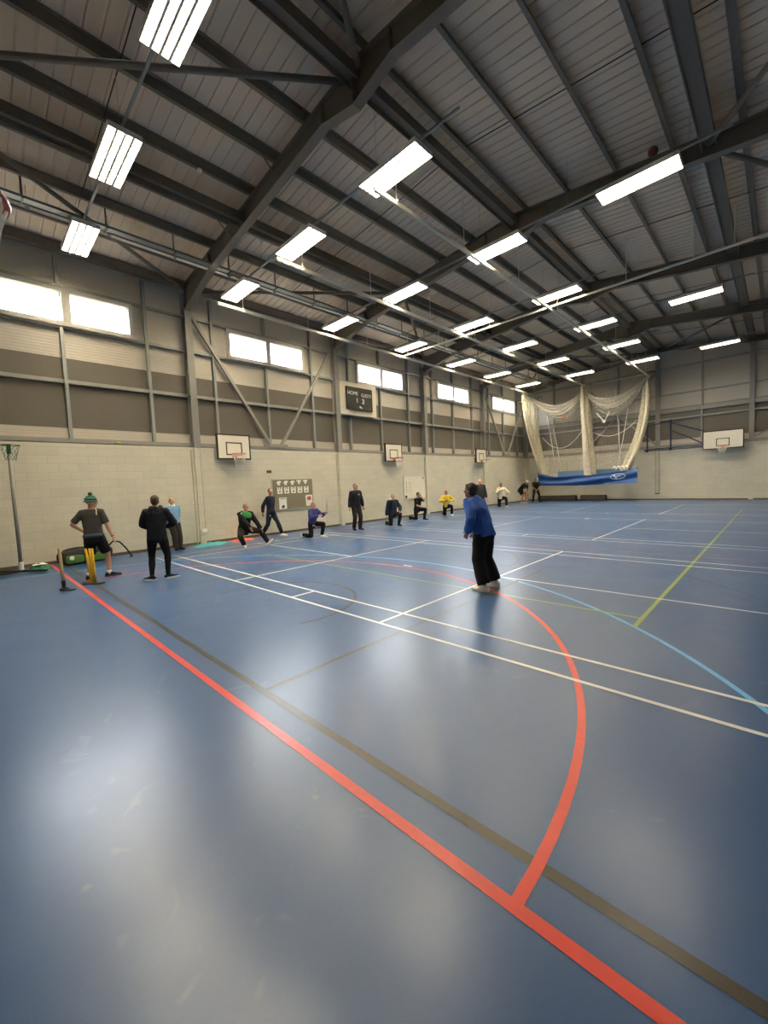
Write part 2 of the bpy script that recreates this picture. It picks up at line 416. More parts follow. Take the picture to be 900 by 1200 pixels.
# eaves beams
for sg, xx in ((-1, XL - .02), (1, XR + .02)):
    z = RZ(xx) - .06; b = MB(); b.box(xx - .09, xx + .09, YF, YB, z, z + .24); struct(b.build('ceiling_eaves_beam', K['frame_steel']))

# portal frames: rafter pair with haunches, column each side
def frame(y, gable=False):
    bot = [(XL + .12, 7.70), (XL + 2.05, 8.20), (XM - .92, 8.81), (XM, 8.60)]
    bot += [(2 * XM - x, z) for x, z in bot[-2::-1]]
    top = [(x, RZ(x) - .004) for x, _ in bot]
    b = MB(); n = len(bot); hw = .1
    if gable:
        bot = [(x, RZ(x) - .30) for x, _ in bot]
    def strip(line, t, w):
        for i in range(n - 1):
            (xa, za), (xb, zb) = line[i], line[i + 1]
            vs = [(xa, y - w, za), (xa, y + w, za), (xa, y + w, za + t), (xa, y - w, za + t), (xb, y - w, zb), (xb, y + w, zb), (xb, y + w, zb + t), (xb, y - w, zb + t)]
            b.add(vs, [(0, 1, 2, 3), (7, 6, 5, 4), (0, 4, 5, 1), (3, 2, 6, 7), (0, 3, 7, 4), (1, 5, 6, 2)])
    strip(bot, .018, hw); strip([(x, z - .018) for x, z in top], .018, hw)
    for i in range(n - 1):
        (xa, za), (xb, zb) = bot[i], bot[i + 1]; (xc, zc), (xd, zd) = top[i], top[i + 1]
        vs = [(xa, y - .006, za), (xb, y - .006, zb), (xd, y - .006, zd), (xc, y - .006, zc), (xa, y + .006, za), (xb, y + .006, zb), (xd, y + .006, zd), (xc, y + .006, zc)]
        b.add(vs, [(0, 1, 2, 3), (7, 6, 5, 4), (0, 4, 5, 1), (3, 2, 6, 7)])
    # stiffener plates at the knees and the apex
    for i in (0, 1, 2, 3, 4, 5, 6):
        (xa, za), (xc, zc) = bot[i], top[i]
        b.box(xa - .006, xa + .006, y - .09, y + .09, za + .01, zc - .01)
    struct(b.build('ceiling_rafter', K['frame_steel']))
    for sg, xf in ((-1, XL), (1, XR)):
        c = MB(); d = sg; xo, xi = xf + d * .19, xf - d * .10
        zt = 8.30
        c.box(min(xo, xo - d * .018), max(xo, xo - d * .018), y - .11, y + .11, HB + .0, zt)
        c.box(min(xi, xi + d * .018), max(xi, xi + d * .018), y - .11, y + .11, HB - .02, zt - .5)
        c.box(min(xo, xi), max(xo, xi), y - .006, y + .006, HB, zt - .3)
        for zz in (7.66, 4.97): c.box(min(xo, xi), max(xo, xi), y - .1, y + .1, zz, zz + .012)
        struct(c.build('wall_column', K['col_steel']))
        if True:
            q = MB(); q.box(min(xf, xf - d * .05), max(xf, xf - d * .05), y - .105, y + .105, 0, HB - .02)
            q.box(min(xf, xf - d * .052), max(xf, xf - d * .052), y - .2, y - .19, 0, HB - .1)
            struct(q.build('wall_pier', K['block_y']))
for y in FR[1:5]: frame(y)
frame(FR[0], True); frame(FR[5], True)

# longitudinal tie beams (H sections laid on their side) and the ridge beam
for x in (XM - 4.41, XM, XM + 4.41):
    z = RZ(x) - (.30 if x != XM else .36); b = MB(); h = .13
    b.box(x - h, x - h + .016, YF, YB, z, z + .22); b.box(x + h - .016, x + h, YF, YB, z, z + .22); b.box(x - h, x + h, YF, YB, z + .102, z + .114)
    struct(b.build('ceiling_tie_beam', K['frame_steel']))
# roof bracing tubes
def brace(p, q, r=.055):
    z0, z1 = RZ(p[0]) - .22, RZ(q[0]) - .22
    b = MB(); b.cyl((p[0], p[1], z0), (q[0], q[1], z1), r, 12); struct(b.build('ceiling_brace', K['frame_steel'], smooth=True))
TL, TR = XM - 4.41, XM + 4.41
for sg in (-1, 1):
    t = XM + sg * 4.41; e = XM + sg * 8.2
    brace((XM + sg * .2, FR[1] - .12), (t, FR[0])); brace((t, FR[0]), (e, FR[1] - .1))
    brace((t, FR[2] - .1), (e, FR[1] + .1)); brace((t, FR[2] + .1), (e, FR[3] - .1))
    brace((XM + sg * .2, FR[5]), (t, FR[4] + .1)); brace((t, FR[4]), (e, FR[5] - .1))
# sag rods between purlins, mid-bay
for i in range(5):
    ym = (FR[i] + FR[i + 1]) / 2
    for sg in (-1, 1):
        b = MB(); xe = XM + sg * 7.25; b.cyl((XM + sg * .3, ym, RZ(XM) + .03), (xe, ym, RZ(xe) + .06), .011, 8)
        struct(b.build('ceiling_sag_rod', K['black']))
# knee struts from purlin to rafter
for i in (1, 2, 3):
    for off in (2.6, 4.95):
        x = XM - off; b = MB()
        b.bar((x, FR[i] - .45, RZ(x) + .02), (x, FR[i] - .02, RZ(x) - .38), .04, .012); struct(b.build('ceiling_knee_strut', K['frame_steel']))

# girts and posts of the side walls
def girt(x, y0, y1, z, h, m='galv', d=.10): return struct(MB().box(min(x, x + d), max(x, x + d), y0, y1, z - h / 2, z + h / 2).build('wall_girt', K[m]))
for sg, xf in ((-1, XC), (1, XR + .2)):
    d = -sg
    for i in range(5):
        ya, yb = FR[i] + .11, FR[i + 1] - .11
        if i == 0: ya = YF
        girt(xf, ya, yb, 4.97, .10, d=d * .12); girt(xf, ya, yb, 6.445, .09, d=d * .12); girt(xf, ya, yb, 7.545, .07, d=d * .12)
        girt(xf, ya, yb, 3.35, .11, 'col_steel', d=d * .17)
        for off, z0, z1 in ((.83, 3.3, 8.3), (2.84, 3.3, 6.44), (2.84, 7.55, 8.3), (4.95, 3.3, 8.3)):
            y = FR[i] + off
            struct(MB().box(min(xf, xf + d * .15), max(xf, xf + d * .15), y - .04, y + .04, z0, z1).build('wall_post', K['galv']))
    # capping rail under the lowest girt
    struct(MB().box(min(xf, xf + d * .19), max(xf, xf + d * .19), YF, YB, HB - .03, HB + .012).build('wall_capping', K['col_steel']))
# vertical bracing in two bays of the left wall
for (ya, yb, yc, yd) in ((5.62, 8.32, 8.78, 11.45), (24.15, 26.85, 27.3, 30.05)):
    for sg, xx in ((-1, XL - .02), ):
        for p, q in (((xx, ya, 7.62), (xx, yb, 3.45)), ((xx, yc, 3.45), (xx, yd, 7.55))):
            struct(MB().bar(p, q, .10, .10, up=(1, 0, 0)).build('wall_brace', K['brace']))
    struct(MB().box(XL - .08, XL + .02, (yb + yc) / 2 - .5, (yb + yc) / 2 + .5, 3.38, 3.5).build('wall_gusset', K['col_steel']))

# gable wall steel (back)
GC = [XM - 4.41, XM, XM + 4.41]
for x in GC:
    b = MB(); w = .11
    yb0 = YB - .06; yb1 = YB + .15
    b.box(x - w, x + w, yb0, yb0 + .016, HB - .02, RZ(x) - .3); b.box(x - w, x + w, yb1 - .016, yb1, HB, RZ(x) - .3); b.box(x - .006, x + .006, yb0, yb1, HB, RZ(x) - .3)
    struct(b.build('wall_gable_column', K['col_steel']))
    q = MB(); q.box(x - .11, x + .11, YB - .03, YB, .40 if x == XM else 0, HB - .02)
    struct(q.build('wall_gable_pier', K['block_x']))
spans = [(XL, GC[0] - .11), (GC[0] + .11, GC[1] - .11), (GC[1] + .11, GC[2] - .11), (GC[2] + .11, XR)]
for a, c in spans:
    for z, h, m in ((5.0, .09, 'galv'), (6.5, .06, 'galv'), (8.12, .06, 'galv'), (3.36, .11, 'col_steel')):
        struct(MB().box(a, c, YB - (.0 if h < .1 else .05), YB + .14, z - h / 2, z + h / 2).build('wall_girt', K[m]))
    struct(MB().box(a, c, YB + .01, YB + .14, 5.36, 5.60).build('wall_beam', K['col_steel']))
    xm = (a + c) / 2
    struct(MB().box(xm - .04, xm + .04, YB - .005, YB + .14, 3.3, RZ(xm) - .2).build('wall_post', K['galv']))
struct(MB().box(XL, XR, YB - .06, YB + .14, HB - .03, HB + .012).build('wall_capping', K['col_steel']))
for p, q in (((GC[0] + .1, 7.9), (-7.85, 5.75)), ((GC[1] - .1, 7.9), (-7.85, 5.75)), ((-7.85, 5.6), (GC[0] + .1, 3.5)), ((-7.85, 5.6), (GC[1] - .1, 3.5)), ((GC[2] + .1, 3.5), (2.6, 5.4))):
    struct(MB().bar((p[0], YB - .02, p[1]), (q[0], YB - .02, q[1]), .09, .09, up=(0, 1, 0)).build('wall_brace', K['col_steel']))

# --- windows
for i, (a, c) in enumerate(WIN):
    w = empty('window_%d' % (i + 1), (XC, (a + c) / 2, WZ0)); struct(w)
    hw = (c - a) / 2; hh = WZ1 - WZ0; f = .12
    b = MB(); x0, x1 = -.05, .13
    b.box(x0, x1, -hw, hw, 0, f * .8); b.box(x0, x1, -hw, hw, hh - f, hh); b.box(x0, x1, -hw, -hw + f, f * .8, hh - f); b.box(x0, x1, hw - f, hw, f * .8, hh - f)
    b.box(x0, x1, -.098, .098, f * .8, hh - f)
    for s in (-1, 1):  # slim casement beads
        ya, yb = (-hw + f, -.098) if s < 0 else (.098, hw - f)
        b.box(.0, .05, ya, ya + .03, f * .8, hh - f); b.box(.0, .05, yb - .03, yb, f * .8, hh - f)
    b.build('window_frame', K['winframe'], w, bevel=.006)
    b = MB(); b.box(-.06, .19, -hw - .05, hw + .05, -.05, -.005); b.build('window_sill', K['winframe'], w)
    for s in (-1, 1):
        ya, yb = (-hw + f, -.098) if s < 0 else (.098, hw - f)
        b = MB(); b.box(.012, .018, ya, yb, f * .8, hh - f); b.build('window_pane', K['glass'], w)

# ------------------------------------------------------------------ luminaires
LZ = 7.95
def louvre_light():
    r = empty('louvre_light', (0, 0, 0)); L, W = .76, .265
    b = MB()
    b.box(-L, L, -W, W, .085, .10); b.box(-L, L, -W, -W + .012, 0, .085); b.box(-L, L, W - .012, W, 0, .085)
    b.box(-L, -L + .012, -W, W, 0, .085); b.box(L - .012, L, -W, W, 0, .085)
    b.build('housing', K['white'], r, bevel=.003)
    b = MB(); b.box(-L + .014, L - .014, -W + .014, W - .014, .050, .056); b.build('lamp_panel', K['lamp'], r)
    b = MB()
    for k in (-1, 0, 1): b.box(-L + .013, L - .013, k * .126 - .020, k * .126 + .020, .001, .047)
    n = 17
    for k in range(1, n): x = -L + 2 * L * k / n; b.box(x - .002, x + .002, -W + .013, W - .013, .010, .046)
    b.build('louvre', K['louvre'], r)
    for sx in (-.5, .5):
        b = MB(); b.cyl((sx, 0, .10), (sx, 0, .205), .006, 6); b.build('suspension_wire', K['galv'], r)
    return r
ROWS = [(2.40, 'first'), (6.46, 'second'), (10.53, 'third'), (14.68, 'fourth'), (18.74, 'fifth'), (22.62, 'sixth'), (26.72, 'seventh')]
COLX = [XM - 6.58, XM - 3.29, XM, XM + 3.33]
colname = ['nearest the window wall', 'second from the window wall', 'under the ridge', 'fourth from the window wall']
proto = louvre_light(); used = False
rowdesc = {'first': 'first lamp row from the photographer', 'second': 'second lamp row', 'third': 'third lamp row', 'fourth': 'fourth lamp row', 'fifth': 'fifth lamp row',
           'sixth': 'sixth lamp row', 'seventh': 'last lamp row before the gable wall'}
for i, (y, rn) in enumerate(ROWS):
    xs = COLX if i in (2, 4, 6) else COLX[:3]
    for j, x in enumerate(xs):
        o = proto if not used else copy_tree(proto); used = True
        o.location = (x, y, LZ)
        tag(o, 'lit louvred ceiling light, %s, %s' % (rowdesc[rn], colname[j]), 'light', 'louvred lights under the roof')
    x1 = xs[-1] + 1.55
    t = empty('light_rail', (0, y, LZ + .205))
    b = MB(); b.box(XL + .55, x1, -.02, .02, 0, .04); b.build('channel', K['galv'], t)
    x = XL + .9
    while x < x1 - .1:
        b = MB(); b.cyl((x, 0, .04), (x, 0, RZ(x) + .1 - (LZ + .205)), .004, 6); b.build('hanger_wire', K['galv'], t)
        x += 2.35
    tag(t, 'thin steel rail carrying the lights of the %s' % rowdesc[rn], 'rail', 'light rails')

# ------------------------------------------------------------------ services run along the left eaves: tray and pipe
t = empty('cable_tray', (-11.90, 0, 8.27))
b = MB(); b.box(-.10, .10, YF + .1, YB - .3, 0, .012); b.box(-.10, -.088, YF + .1, YB - .3, 0, .05); b.box(.088, .10, YF + .1, YB - .3, 0, .05)
b.build('tray', K['galv'], t)
y = -.2
while y < 30:
    b = MB(); b.cyl((.0, y, .03), (.0, y, RZ(-11.90) + .1 - 8.27), .02, 8); b.box(-.13, .13, y - .02, y + .02, -.03, -.005); b.build('hanger', K['frame_steel'], t); y += 1.55
tag(t, 'long galvanised cable tray hung along the window side of the roof', 'tray')
t = empty('conduit_pipe', (-12.16, 0, 8.28))
b = MB(); b.cyl((0, YF + .1, 0), (0, YB - .3, 0), .03, 10); b.build('pipe', K['track'], t, smooth=True)
y = -.1
while y < 30:
    b = MB(); b.cyl((0, y - .04, 0), (0, y + .04, 0), .048, 10); b.cyl((0, y, .04), (0, y, RZ(-12.16) + .1 - 8.28), .006, 6); b.build('clip', K['galv'], t); y += 1.55
tag(t, 'pale pipe running beside the cable tray', 'pipe')

o = MB().ball((0, 0, 0), .105, 16, 12).build('leather_ball', mat('brown_ball_leather', (.13, .05, .03), .6, noise_amt=.2), smooth=True, loc=(-2.22, 11.60, RZ(-2.22) + .10)); tag(o, 'brown ball stuck on top of the roof beam above a ceiling light', 'ball')
o = empty('smoke_detector', (-9.40, 4.20, RZ(-9.40)))
b = MB(); b.cyl((0, 0, -.03), (0, 0, 0), .05, 16); b.build('mount', K['white'], o)
b = MB(); b.ball((0, 0, -.03), (.055, .055, .04), 14, 8); b.build('dome', K['white'], o, smooth=True)
tag(o, 'small white detector under a roof beam, near the first steel frame', 'detector')

# ------------------------------------------------------------------ cricket net tracks and net
TZ = 7.70
TX = [-12.90, -9.47, -5.98]; TY0 = [6.05, 6.10, 6.25]; TY1 = [30.2, 30.2, 30.3]
nm = ['nearest the windows', 'in the middle', 'nearest the ridge']
for x, y0, y1, n in zip(TX, TY0, TY1, nm):
    t = empty('net_track', (x, 0, TZ))
    b = MB(); b.box(-.035, .035, y0, y1, 0, .06); b.box(-.03, -.022, y0, y1, -.02, 0); b.box(.022, .03, y0, y1, -.02, 0); b.build('rail', K['track'], t)
    k = 0; y = y0 + .05
    while y < y1:
        for q, _ in ROWS:
            if abs(y - q) < .42: y = q + .45
        b = MB(); b.cyl((0, y, .06), (0, y, RZ(x) + .06 - TZ), .012, 8); b.build('drop_rod', K['track'], t)
        b = MB(); b.box(-.06, .06, y - .03, y + .03, .05, .075); b.build('bracket', K['track'], t)
        y += 3.09 if k else 2.6; k += 1
    tag(t, 'cream cricket net rail along the roof, %s' % n, 'rail', 'cricket net rails')
t = empty('cross_rail', (0, 15.05, TZ + .075))
b = MB(); b.box(TX[0] - .3, XR - .6, -.03, .03, 0, .055); b.build('rail', K['track'], t)
for x in (-12.7, -10.9, -8.4, -5.75, -3.6, -1.9, -1.0, .4):
    b = MB(); b.cyl((x, 0, .05), (x, 0, RZ(x) + .06 - TZ - .075), .014, 8); b.build('drop_rod', K['track'], t)
tag(t, 'cream cross rail spanning the hall over the net rails', 'rail')
t = empty('net_end_rail', (0, 29.75, TZ + .07))
b = MB(); b.box(TX[1] + .3, TX[2] - .1, -.025, .025, 0, .05); b.build('rail', K['track'], t)
for x in (TX[1] + .45, -8.0, TX[2] - .5):
    b = MB(); b.cyl((x, 0, .05), (x, 0, RZ(x) + .06 - TZ - .07), .012, 8); b.build('drop_rod', K['track'], t)
tag(t, 'short cream rail above the bundled net at the gable end', 'rail')

def sheet(fn, nu, nv):
    b = MB(); vs = [fn(i / nu, j / nv) for j in range(nv + 1) for i in range(nu + 1)]
    fs = [(j * (nu + 1) + i, j * (nu + 1) + i + 1, (j + 1) * (nu + 1) + i + 1, (j + 1) * (nu + 1) + i) for j in range(nv) for i in range(nu)]
    return b.add(vs, fs)
def curtain(x0, ya, yb, xb, yb0, yb1, zb, folds, amp, bow):
    """gathered net hanging from a rail between ya..yb and drawn together at (xb, yb0..yb1, zb)"""
    ztop = TZ - .03
    def fn(u, v):
        y = (ya + (yb - ya) * u) * (1 - v) + (yb0 + (yb1 - yb0) * u) * v
        x = x0 + (xb - x0) * v ** 1.6 + bow * sin(pi * v)
        ph = u * folds * 2 * pi
        a = amp * (.45 + .75 * v) * (1 - .25 * v * v)
        sag = -.25 * sin(pi * ((u * 5) % 1)) * (1 - v)
        return (x + a * sin(ph) + .04 * sin(ph * .37 + 3 * v), y + .08 * cos(ph) + .05 * sin(6 * v + ph), ztop + (zb - ztop) * v + sag * (1 - v))
    return sheet(fn, int(folds * 10), 26)
cn = empty('cricket_net', (-9.4, 29.3, 0))
off = V((9.4, -29.3, 0))
def addp(b, name, m, smooth=True):
    b.v = [tuple(V(v) + off) for v in b.v]; return b.build(name, m, cn, smooth=smooth)
addp(curtain(TX[0], 27.1, 29.9, -12.15, 28.8, 29.4, 1.95, 9, .10, -.10), 'side_curtain', K['net'])
addp(curtain(TX[0], 27.1, 28.3, -12.25, 28.8, 29.2, 1.95, 5, .07, -.16), 'side_curtain', K['net_thick'])
addp(curtain(TX[1], 28.5, 29.7, -9.25, 28.9, 29.3, 1.75, 7, .17, .0), 'side_curtain', K['net_thick'])
addp(curtain(TX[1] + .2, 28.7, 30.0, -9.0, 29.1, 29.6, 1.8, 5, .16, .0), 'side_curtain', K['net'])
addp(curtain(TX[2], 29.4, 30.2, -6.95, 28.95, 29.3, 1.95, 6, .10, .22), 'side_curtain', K['net_thick'])
addp(curtain(TX[2] - .15, 29.6, 30.3, -7.15, 29.1, 29.5, 1.95, 6, .16, .12), 'side_curtain', K['net'])
def swag(p, q, drop, w, skew=0.0):
    """roof net hanging in a swag between two rails"""
    p, q = V(p), V(q)
    def fn(u, v):
        c = p.lerp(q, u); s = 4 * u * (1 - u)
        s = s * (1 + skew * (u - .5))
        wd = w * (.35 + .75 * sin(pi * u) ** .7)
        return (c.x, c.y + .25 * (v - .5) + .05 * sin(v * 19 + u * 8), c.z - drop * s + wd * (.5 - v) + .03 * sin(v * 25 + u * 5))
    return sheet(fn, 30, 10)
addp(swag((TX[0] + .05, 28.6, 7.45), (TX[1], 28.8, 7.25), 1.05, .58, .1), 'roof_net', K['net_thick'])
addp(swag((TX[0] + .25, 28.9, 7.35), (TX[1], 29.0, 7.15), 1.35, .45, .15), 'roof_net', K['net'])
addp(swag((TX[0] + .3, 29.6, 7.6), (TX[1] - .6, 29.6, 6.9), 1.0, .16), 'roof_net', K['net'])
addp(swag((TX[1] + .05, 28.9, 7.25), (TX[2], 29.4, 7.45), 1.05, .58, -.2), 'roof_net', K['net_thick'])
addp(swag((TX[1] + .3, 29.1, 6.95), (TX[2] - .35, 29.4, 6.95), 1.25, .42, -.35), 'roof_net', K['net'])
# single see-through back sheets
addp(sheet(lambda u, v: (-12.2 + 2.6 * u, 29.9 + .06 * sin(u * 40), 6.3 - 4.3 * v - .8 * sin(pi * u) * (1 - v)), 50, 12), 'back_net', K['net_thin'])
addp(sheet(lambda u, v: (-8.8 + 2.1 * u, 29.9 + .06 * sin(u * 36), 6.4 - 4.4 * v - .8 * sin(pi * u) * (1 - v)), 50, 12), 'back_net', K['net_thin'])
def rope(pts, r=.018):
    b = MB(); b.tube(pts, r, 6); return b
def caten(p, q, d, n=18): return [tuple(V(p).lerp(V(q), i / n) - V((0, 0, d * 4 * (i / n) * (1 - i / n)))) for i in range(n + 1)]
addp(rope(caten((-12.3, 29.1, 4.6), (-9.6, 29.1, 4.75), .95)), 'edge_rope', K['cord'])
addp(rope(caten((-8.9, 29.2, 4.55), (-6.45, 29.3, 5.05), .55)), 'edge_rope', K['cord'])
for p, q in (((-12.1, 29.5, 6.1), (-11.55, 29.5, 2.1)), ((-11.7, 29.6, 5.2), (-11.2, 29.6, 2.1)), ((-7.75, 29.7, 7.2), (-7.45, 29.6, 2.1)), ((-7.0, 29.6, 5.9), (-7.65, 29.6, 2.1)), ((-8.3, 29.6, 7.1), (-8.1, 29.6, 5.6))):
    addp(rope([p, ((p[0] + q[0]) / 2 + .04, p[1], (p[2] + q[2]) / 2), q], .02), 'hanging_rope', K['cord'])
b = MB(); b.tube([(-8.65, 29.0, 5.75), (-8.25, 29.0, 5.2), (-8.22, 29.0, 5.16), (-7.9, 29.0, 5.75)], .03, 8); b.ball((-8.23, 29.0, 5.15), .09); addp(b, 'tied_cord', K['cord'])
b = MB(); b.ball((-10.75, 28.9, 5.72), (.11, .07, .09)); b.ball((-10.58, 28.9, 5.76), (.07, .06, .06)); addp(b, 'red_tie', K['orange'])
b = MB()
for k in range(4): b.tube(caten((-7.7 + .22 * k, 28.9, 2.12), (-7.5 + .22 * k, 28.9, 2.05), -.14, 8), .05, 8)
addp(b, 'bunched_net', K['cord'])
# blue tarpaulin skirt at the bottom of the net
def skirt(u, v):
    x = -12.62 + 6.26 * u
    zt = 2.10 - .12 * sin(pi * min(1, u * 2.4)) - .34 * sin(pi * u) ** .8 + (.02 if u > .9 else 0)
    zb = 1.17 - .07 * sin(pi * u)
    fold = .05 * sin(9 * v + 5 * u) + .06 * sin(u * 11 + 4 * v) * (1 - abs(2 * u - 1))
    return (x, 28.98 - fold, zt + (zb - zt) * v)
addp(sheet(skirt, 60, 14), 'skirt', K['tarp'])
sk2 = addp(sheet(lambda u, v: (-11.5 + 4.0 * u, 29.75 + .04 * sin(u * 14), 2.12 - .55 * v), 30, 6), 'rear_skirt', K['tarp2'])
b = MB(); b.tube([(-7.42 + .42 * cos(2 * pi * k / 28), 28.86, 1.60 + .16 * sin(2 * pi * k / 28) + .03 * cos(2 * pi * k / 28)) for k in range(28)], .012, 6, closed=True)
for x, z, w, h in ((-7.62, 1.63, .07, .10), (-7.52, 1.58, .06, .09), (-7.40, 1.62, .10, .05), (-7.27, 1.64, .08, .04), (-7.53, 1.50, .14, .03)): b.box(x - w / 2, x + w / 2, 28.85, 28.866, z - h / 2, z + h / 2)
addp(b, 'skirt_emblem', K['paper'])
tag(cn, 'cream two-lane cricket net gathered on rails with blue tarpaulin skirt', 'net')

# ------------------------------------------------------------------ basketball goals
def rim_net(b, c, r, zt, length, seg=12, rows=5, cr=.006, rb=.6):
    """knotted diamond net under a ring centred at c (x,y)"""
    for k in range(seg):
        for sg in (-1, 1):
            pts = []
            for i in range(rows + 1):
                v = i / rows; a = 2 * pi * (k + sg * i * .5) / seg; rr = r * (1 - (1 - rb) * v ** .8)
                pts.append((c[0] + rr * cos(a), c[1] + rr * sin(a), zt - length * v))
            b.tube(pts, cr, 5)
def goal(name, W, H, zb, depth, rimz, rimcol, rimoff, rimr=.225):
    """board hung on a wall; local +y is out from the wall, x along it"""
    r = empty(name, (0, 0, 0))
    b = MB(); b.box(-W / 2 + .03, W / 2 - .03, depth, depth + .025, zb + .03, zb + H - .03); b.build('backboard', K['board'], r)
    b = MB(); t = .045
    for x0, x1, z0, z1 in ((-W / 2, W / 2, zb, zb + t), (-W / 2, W / 2, zb + H - t, zb + H), (-W / 2, -W / 2 + t, zb + t, zb + H - t), (W / 2 - t, W / 2, zb + t, zb + H - t)):
        b.box(x0, x1, depth - .04, depth + .032, z0, z1)
    b.build('board_edge', K['black'], r)
    b = MB(); iw, ih, t = .295, .45, .04; iz = rimz - .02
    for x0, x1, z0, z1 in ((-iw, iw, iz, iz + t), (-iw, iw, iz + ih - t, iz + ih), (-iw, -iw + t, iz + t, iz + ih - t), (iw - t, iw, iz + t, iz + ih - t)):
        b.box(x0, x1, depth + .025, depth + .029, z0, z1)
    b.build('target_square', K['black'], r)
    ro = empty('rim', (0, 0, 0)); ro.parent = r
    b = MB(); cy = depth + rimoff
    b.tube([(rimr * cos(2 * pi * k / 32), cy + rimr * sin(2 * pi * k / 32), rimz) for k in range(32)], .013, 8, closed=True)
    b.box(-.08, .08, depth + .029, depth + .045, rimz - .13, rimz + .02)
    b.bar((-.06, depth + .03, rimz - .01), (-.1, cy - rimr * .85, rimz), .03, .012); b.bar((.06, depth + .03, rimz - .01), (.1, cy - rimr * .85, rimz), .03, .012)
    b.bar((0, depth + .04, rimz - .11), (0, cy - rimr, rimz - .015), .02, .02)
    b.build('ring', K[rimcol], ro, smooth=False)
    b = MB(); rim_net(b, (0, cy), rimr, rimz, .42); b.build('hoop_net', K['cord'], ro)
    return r
bb = goal('basketball_goal', 1.22, .88, 2.86, .22, 3.03, 'orange', .38)
b = MB()
for x in (-.4, .4):
    b.box(x - .03, x + .03, .005, .18, 2.98, 3.04); b.box(x - .03, x + .03, .005, .18, 3.12, 3.18); b.box(x - .03, x + .03, .005, .04, 2.9, 3.2)
b.build('wall_bracket', K['black'], bb)
bb.location = (XL, 6.70, 0); bb.rotation_euler = (0, 0, -pi / 2)
tag(bb, 'cream basketball backboard with orange hoop on the window wall, nearest the lined brace bay', 'basketball goal', 'small goals on the long wall')
lab = ['cream basketball backboard on the long wall beside the whiteboard', 'cream basketball backboard on the long wall, farthest one, above the kneeling white-shirted man']
for y, l_ in zip((14.98, 23.25), lab):
    o = copy_tree(bb); o.location = (XL, y, 0); tag(o, l_)
tag(bb, 'cream basketball backboard on the long wall to the upper left of the pinboard')
# full-size goal on the gable wall with its folded blue frame
g = goal('basketball_goal', 1.82, 1.05, 2.93, .45, 3.10, 'orange', .38)
b = MB()
fy = .30; xs0 = -1.05   # (local x is mirrored: +x runs toward world -x)
def fb(p, q, r=.03): b.cyl((p[0], fy + p[2], p[1]), (q[0], fy + q[2], q[1]), r, 10)
fb((.7, 3.2, 0), (.7, 3.9, 0)); fb((-.7, 3.2, 0), (-.7, 3.9, 0)); fb((-.7, 3.3, .05), (3.9, 3.2, -.1)); fb((-.7, 3.12, .05), (3.9, 3.12, -.1), .024)
fb((.9, 4.05, .05), (2.55, 4.78, -.1)); fb((.95, 3.35, .05), (2.5, 4.3, -.1)); fb((2.5, 3.1, -.1), (2.5, 4.95, -.1), .04); fb((3.75, 3.05, -.2), (3.75, 4.85, -.2), .04)
fb((2.55, 4.85, -.1), (3.75, 4.7, -.2), .024); b.ball((2.5, fy - .05, 3.14), .08); b.ball((3.75, fy - .1, 3.1), .07)
for z in (3.15, 4.75):
    for x in (2.5, 3.75): b.box(x - .05, x + .05, -.02, .25, z - .04, z + .04)
b.build('swing_frame', K['blue_steel'], g, smooth=False)
g.location = (-2.41, YB, 0); g.rotation_euler = (0, 0, pi)
tag(g, 'full-size cream backboard on a blue steel swing frame, on the gable wall', 'basketball goal')
# goal close to the photographer, only its hoop in sight
g2 = goal('basketball_goal', 1.80, 1.05, 2.90, .55, 3.05, 'redrim', .38)
b = MB(); b.box(-.5, .5, .0, .04, 3.2, 3.76); b.box(-.06, .06, .04, .53, 3.3, 3.6); b.build('wall_bracket', K['blue_steel'], g2)
g2.location = (-2.50, YF + .375, 0); g2.rotation_euler = (0, 0, 0)
b = MB(); b.box(-3.2, -1.9, YF, YF + .36, 3.1, 3.85); struct(b.build('wall_front_packer', K['col_steel']))
tag(g2, 'red basketball hoop with white net at the upper left edge', 'basketball goal')

# ------------------------------------------------------------------ things on the left wall
def text_mesh(txt, size, ext, m, name, parent, loc, rot, sx=1.0):
    cu = bpy.data.curves.new(name, 'FONT'); cu.body = txt; cu.size = size; cu.extrude = ext; cu.align_x = 'CENTER'; cu.align_y = 'CENTER'
    tmp = bpy.data.objects.new(name + '_tmp', cu); C.objects.link(tmp)
    dg = bpy.context.evaluated_depsgraph_get(); me = bpy.data.meshes.new_from_object(tmp.evaluated_get(dg))
    bpy.data.objects.remove(tmp); bpy.data.curves.remove(cu)
    me.materials.clear(); me.materials.append(m)
    o = bpy.data.objects.new(name, me); C.objects.link(o); o.parent = parent; o.location = loc; o.rotation_euler = rot; o.scale = (sx, 1, 1)
    return o
WROT = (pi / 2, 0, pi / 2)     # faces +x: text reads along +y
sb = empty('scoreboard', (XL + .02, 12.93, 4.95))
b = MB(); b.box(-.02, .06, -1.12, 1.12, 0, 1.46); b.build('back_panel', K['score_panel'], sb, bevel=.01)
b = MB(); b.box(-.12, -.02, -1.0, 1.0, .0, .06); b.build('mounting_rail', K['galv'], sb)
b = MB(); b.box(-.12, -.02, -1.0, 1.0, 1.40, 1.46); b.build('mounting_rail', K['galv'], sb)
b = MB(); b.box(.06, .16, -.80, .78, .24, 1.25); b.build('display_case', K['score_face'], sb, bevel=.01)
text_mesh('HOME', .22, .004, K['paper'], 'home_lettering', sb, (.166, -.45, .96), WROT)
text_mesh('GUESTS', .22, .004, K['paper'], 'guests_lettering', sb, (.166, .38, .92), WROT, .85)
text_mesh('1', .30, .006, K['digit'], 'home_score', sb, (.166, -.20, .66), WROT)
text_mesh('2', .30, .006, K['digit'], 'guests_score', sb, (.166, .17, .64), WROT, 1.2)
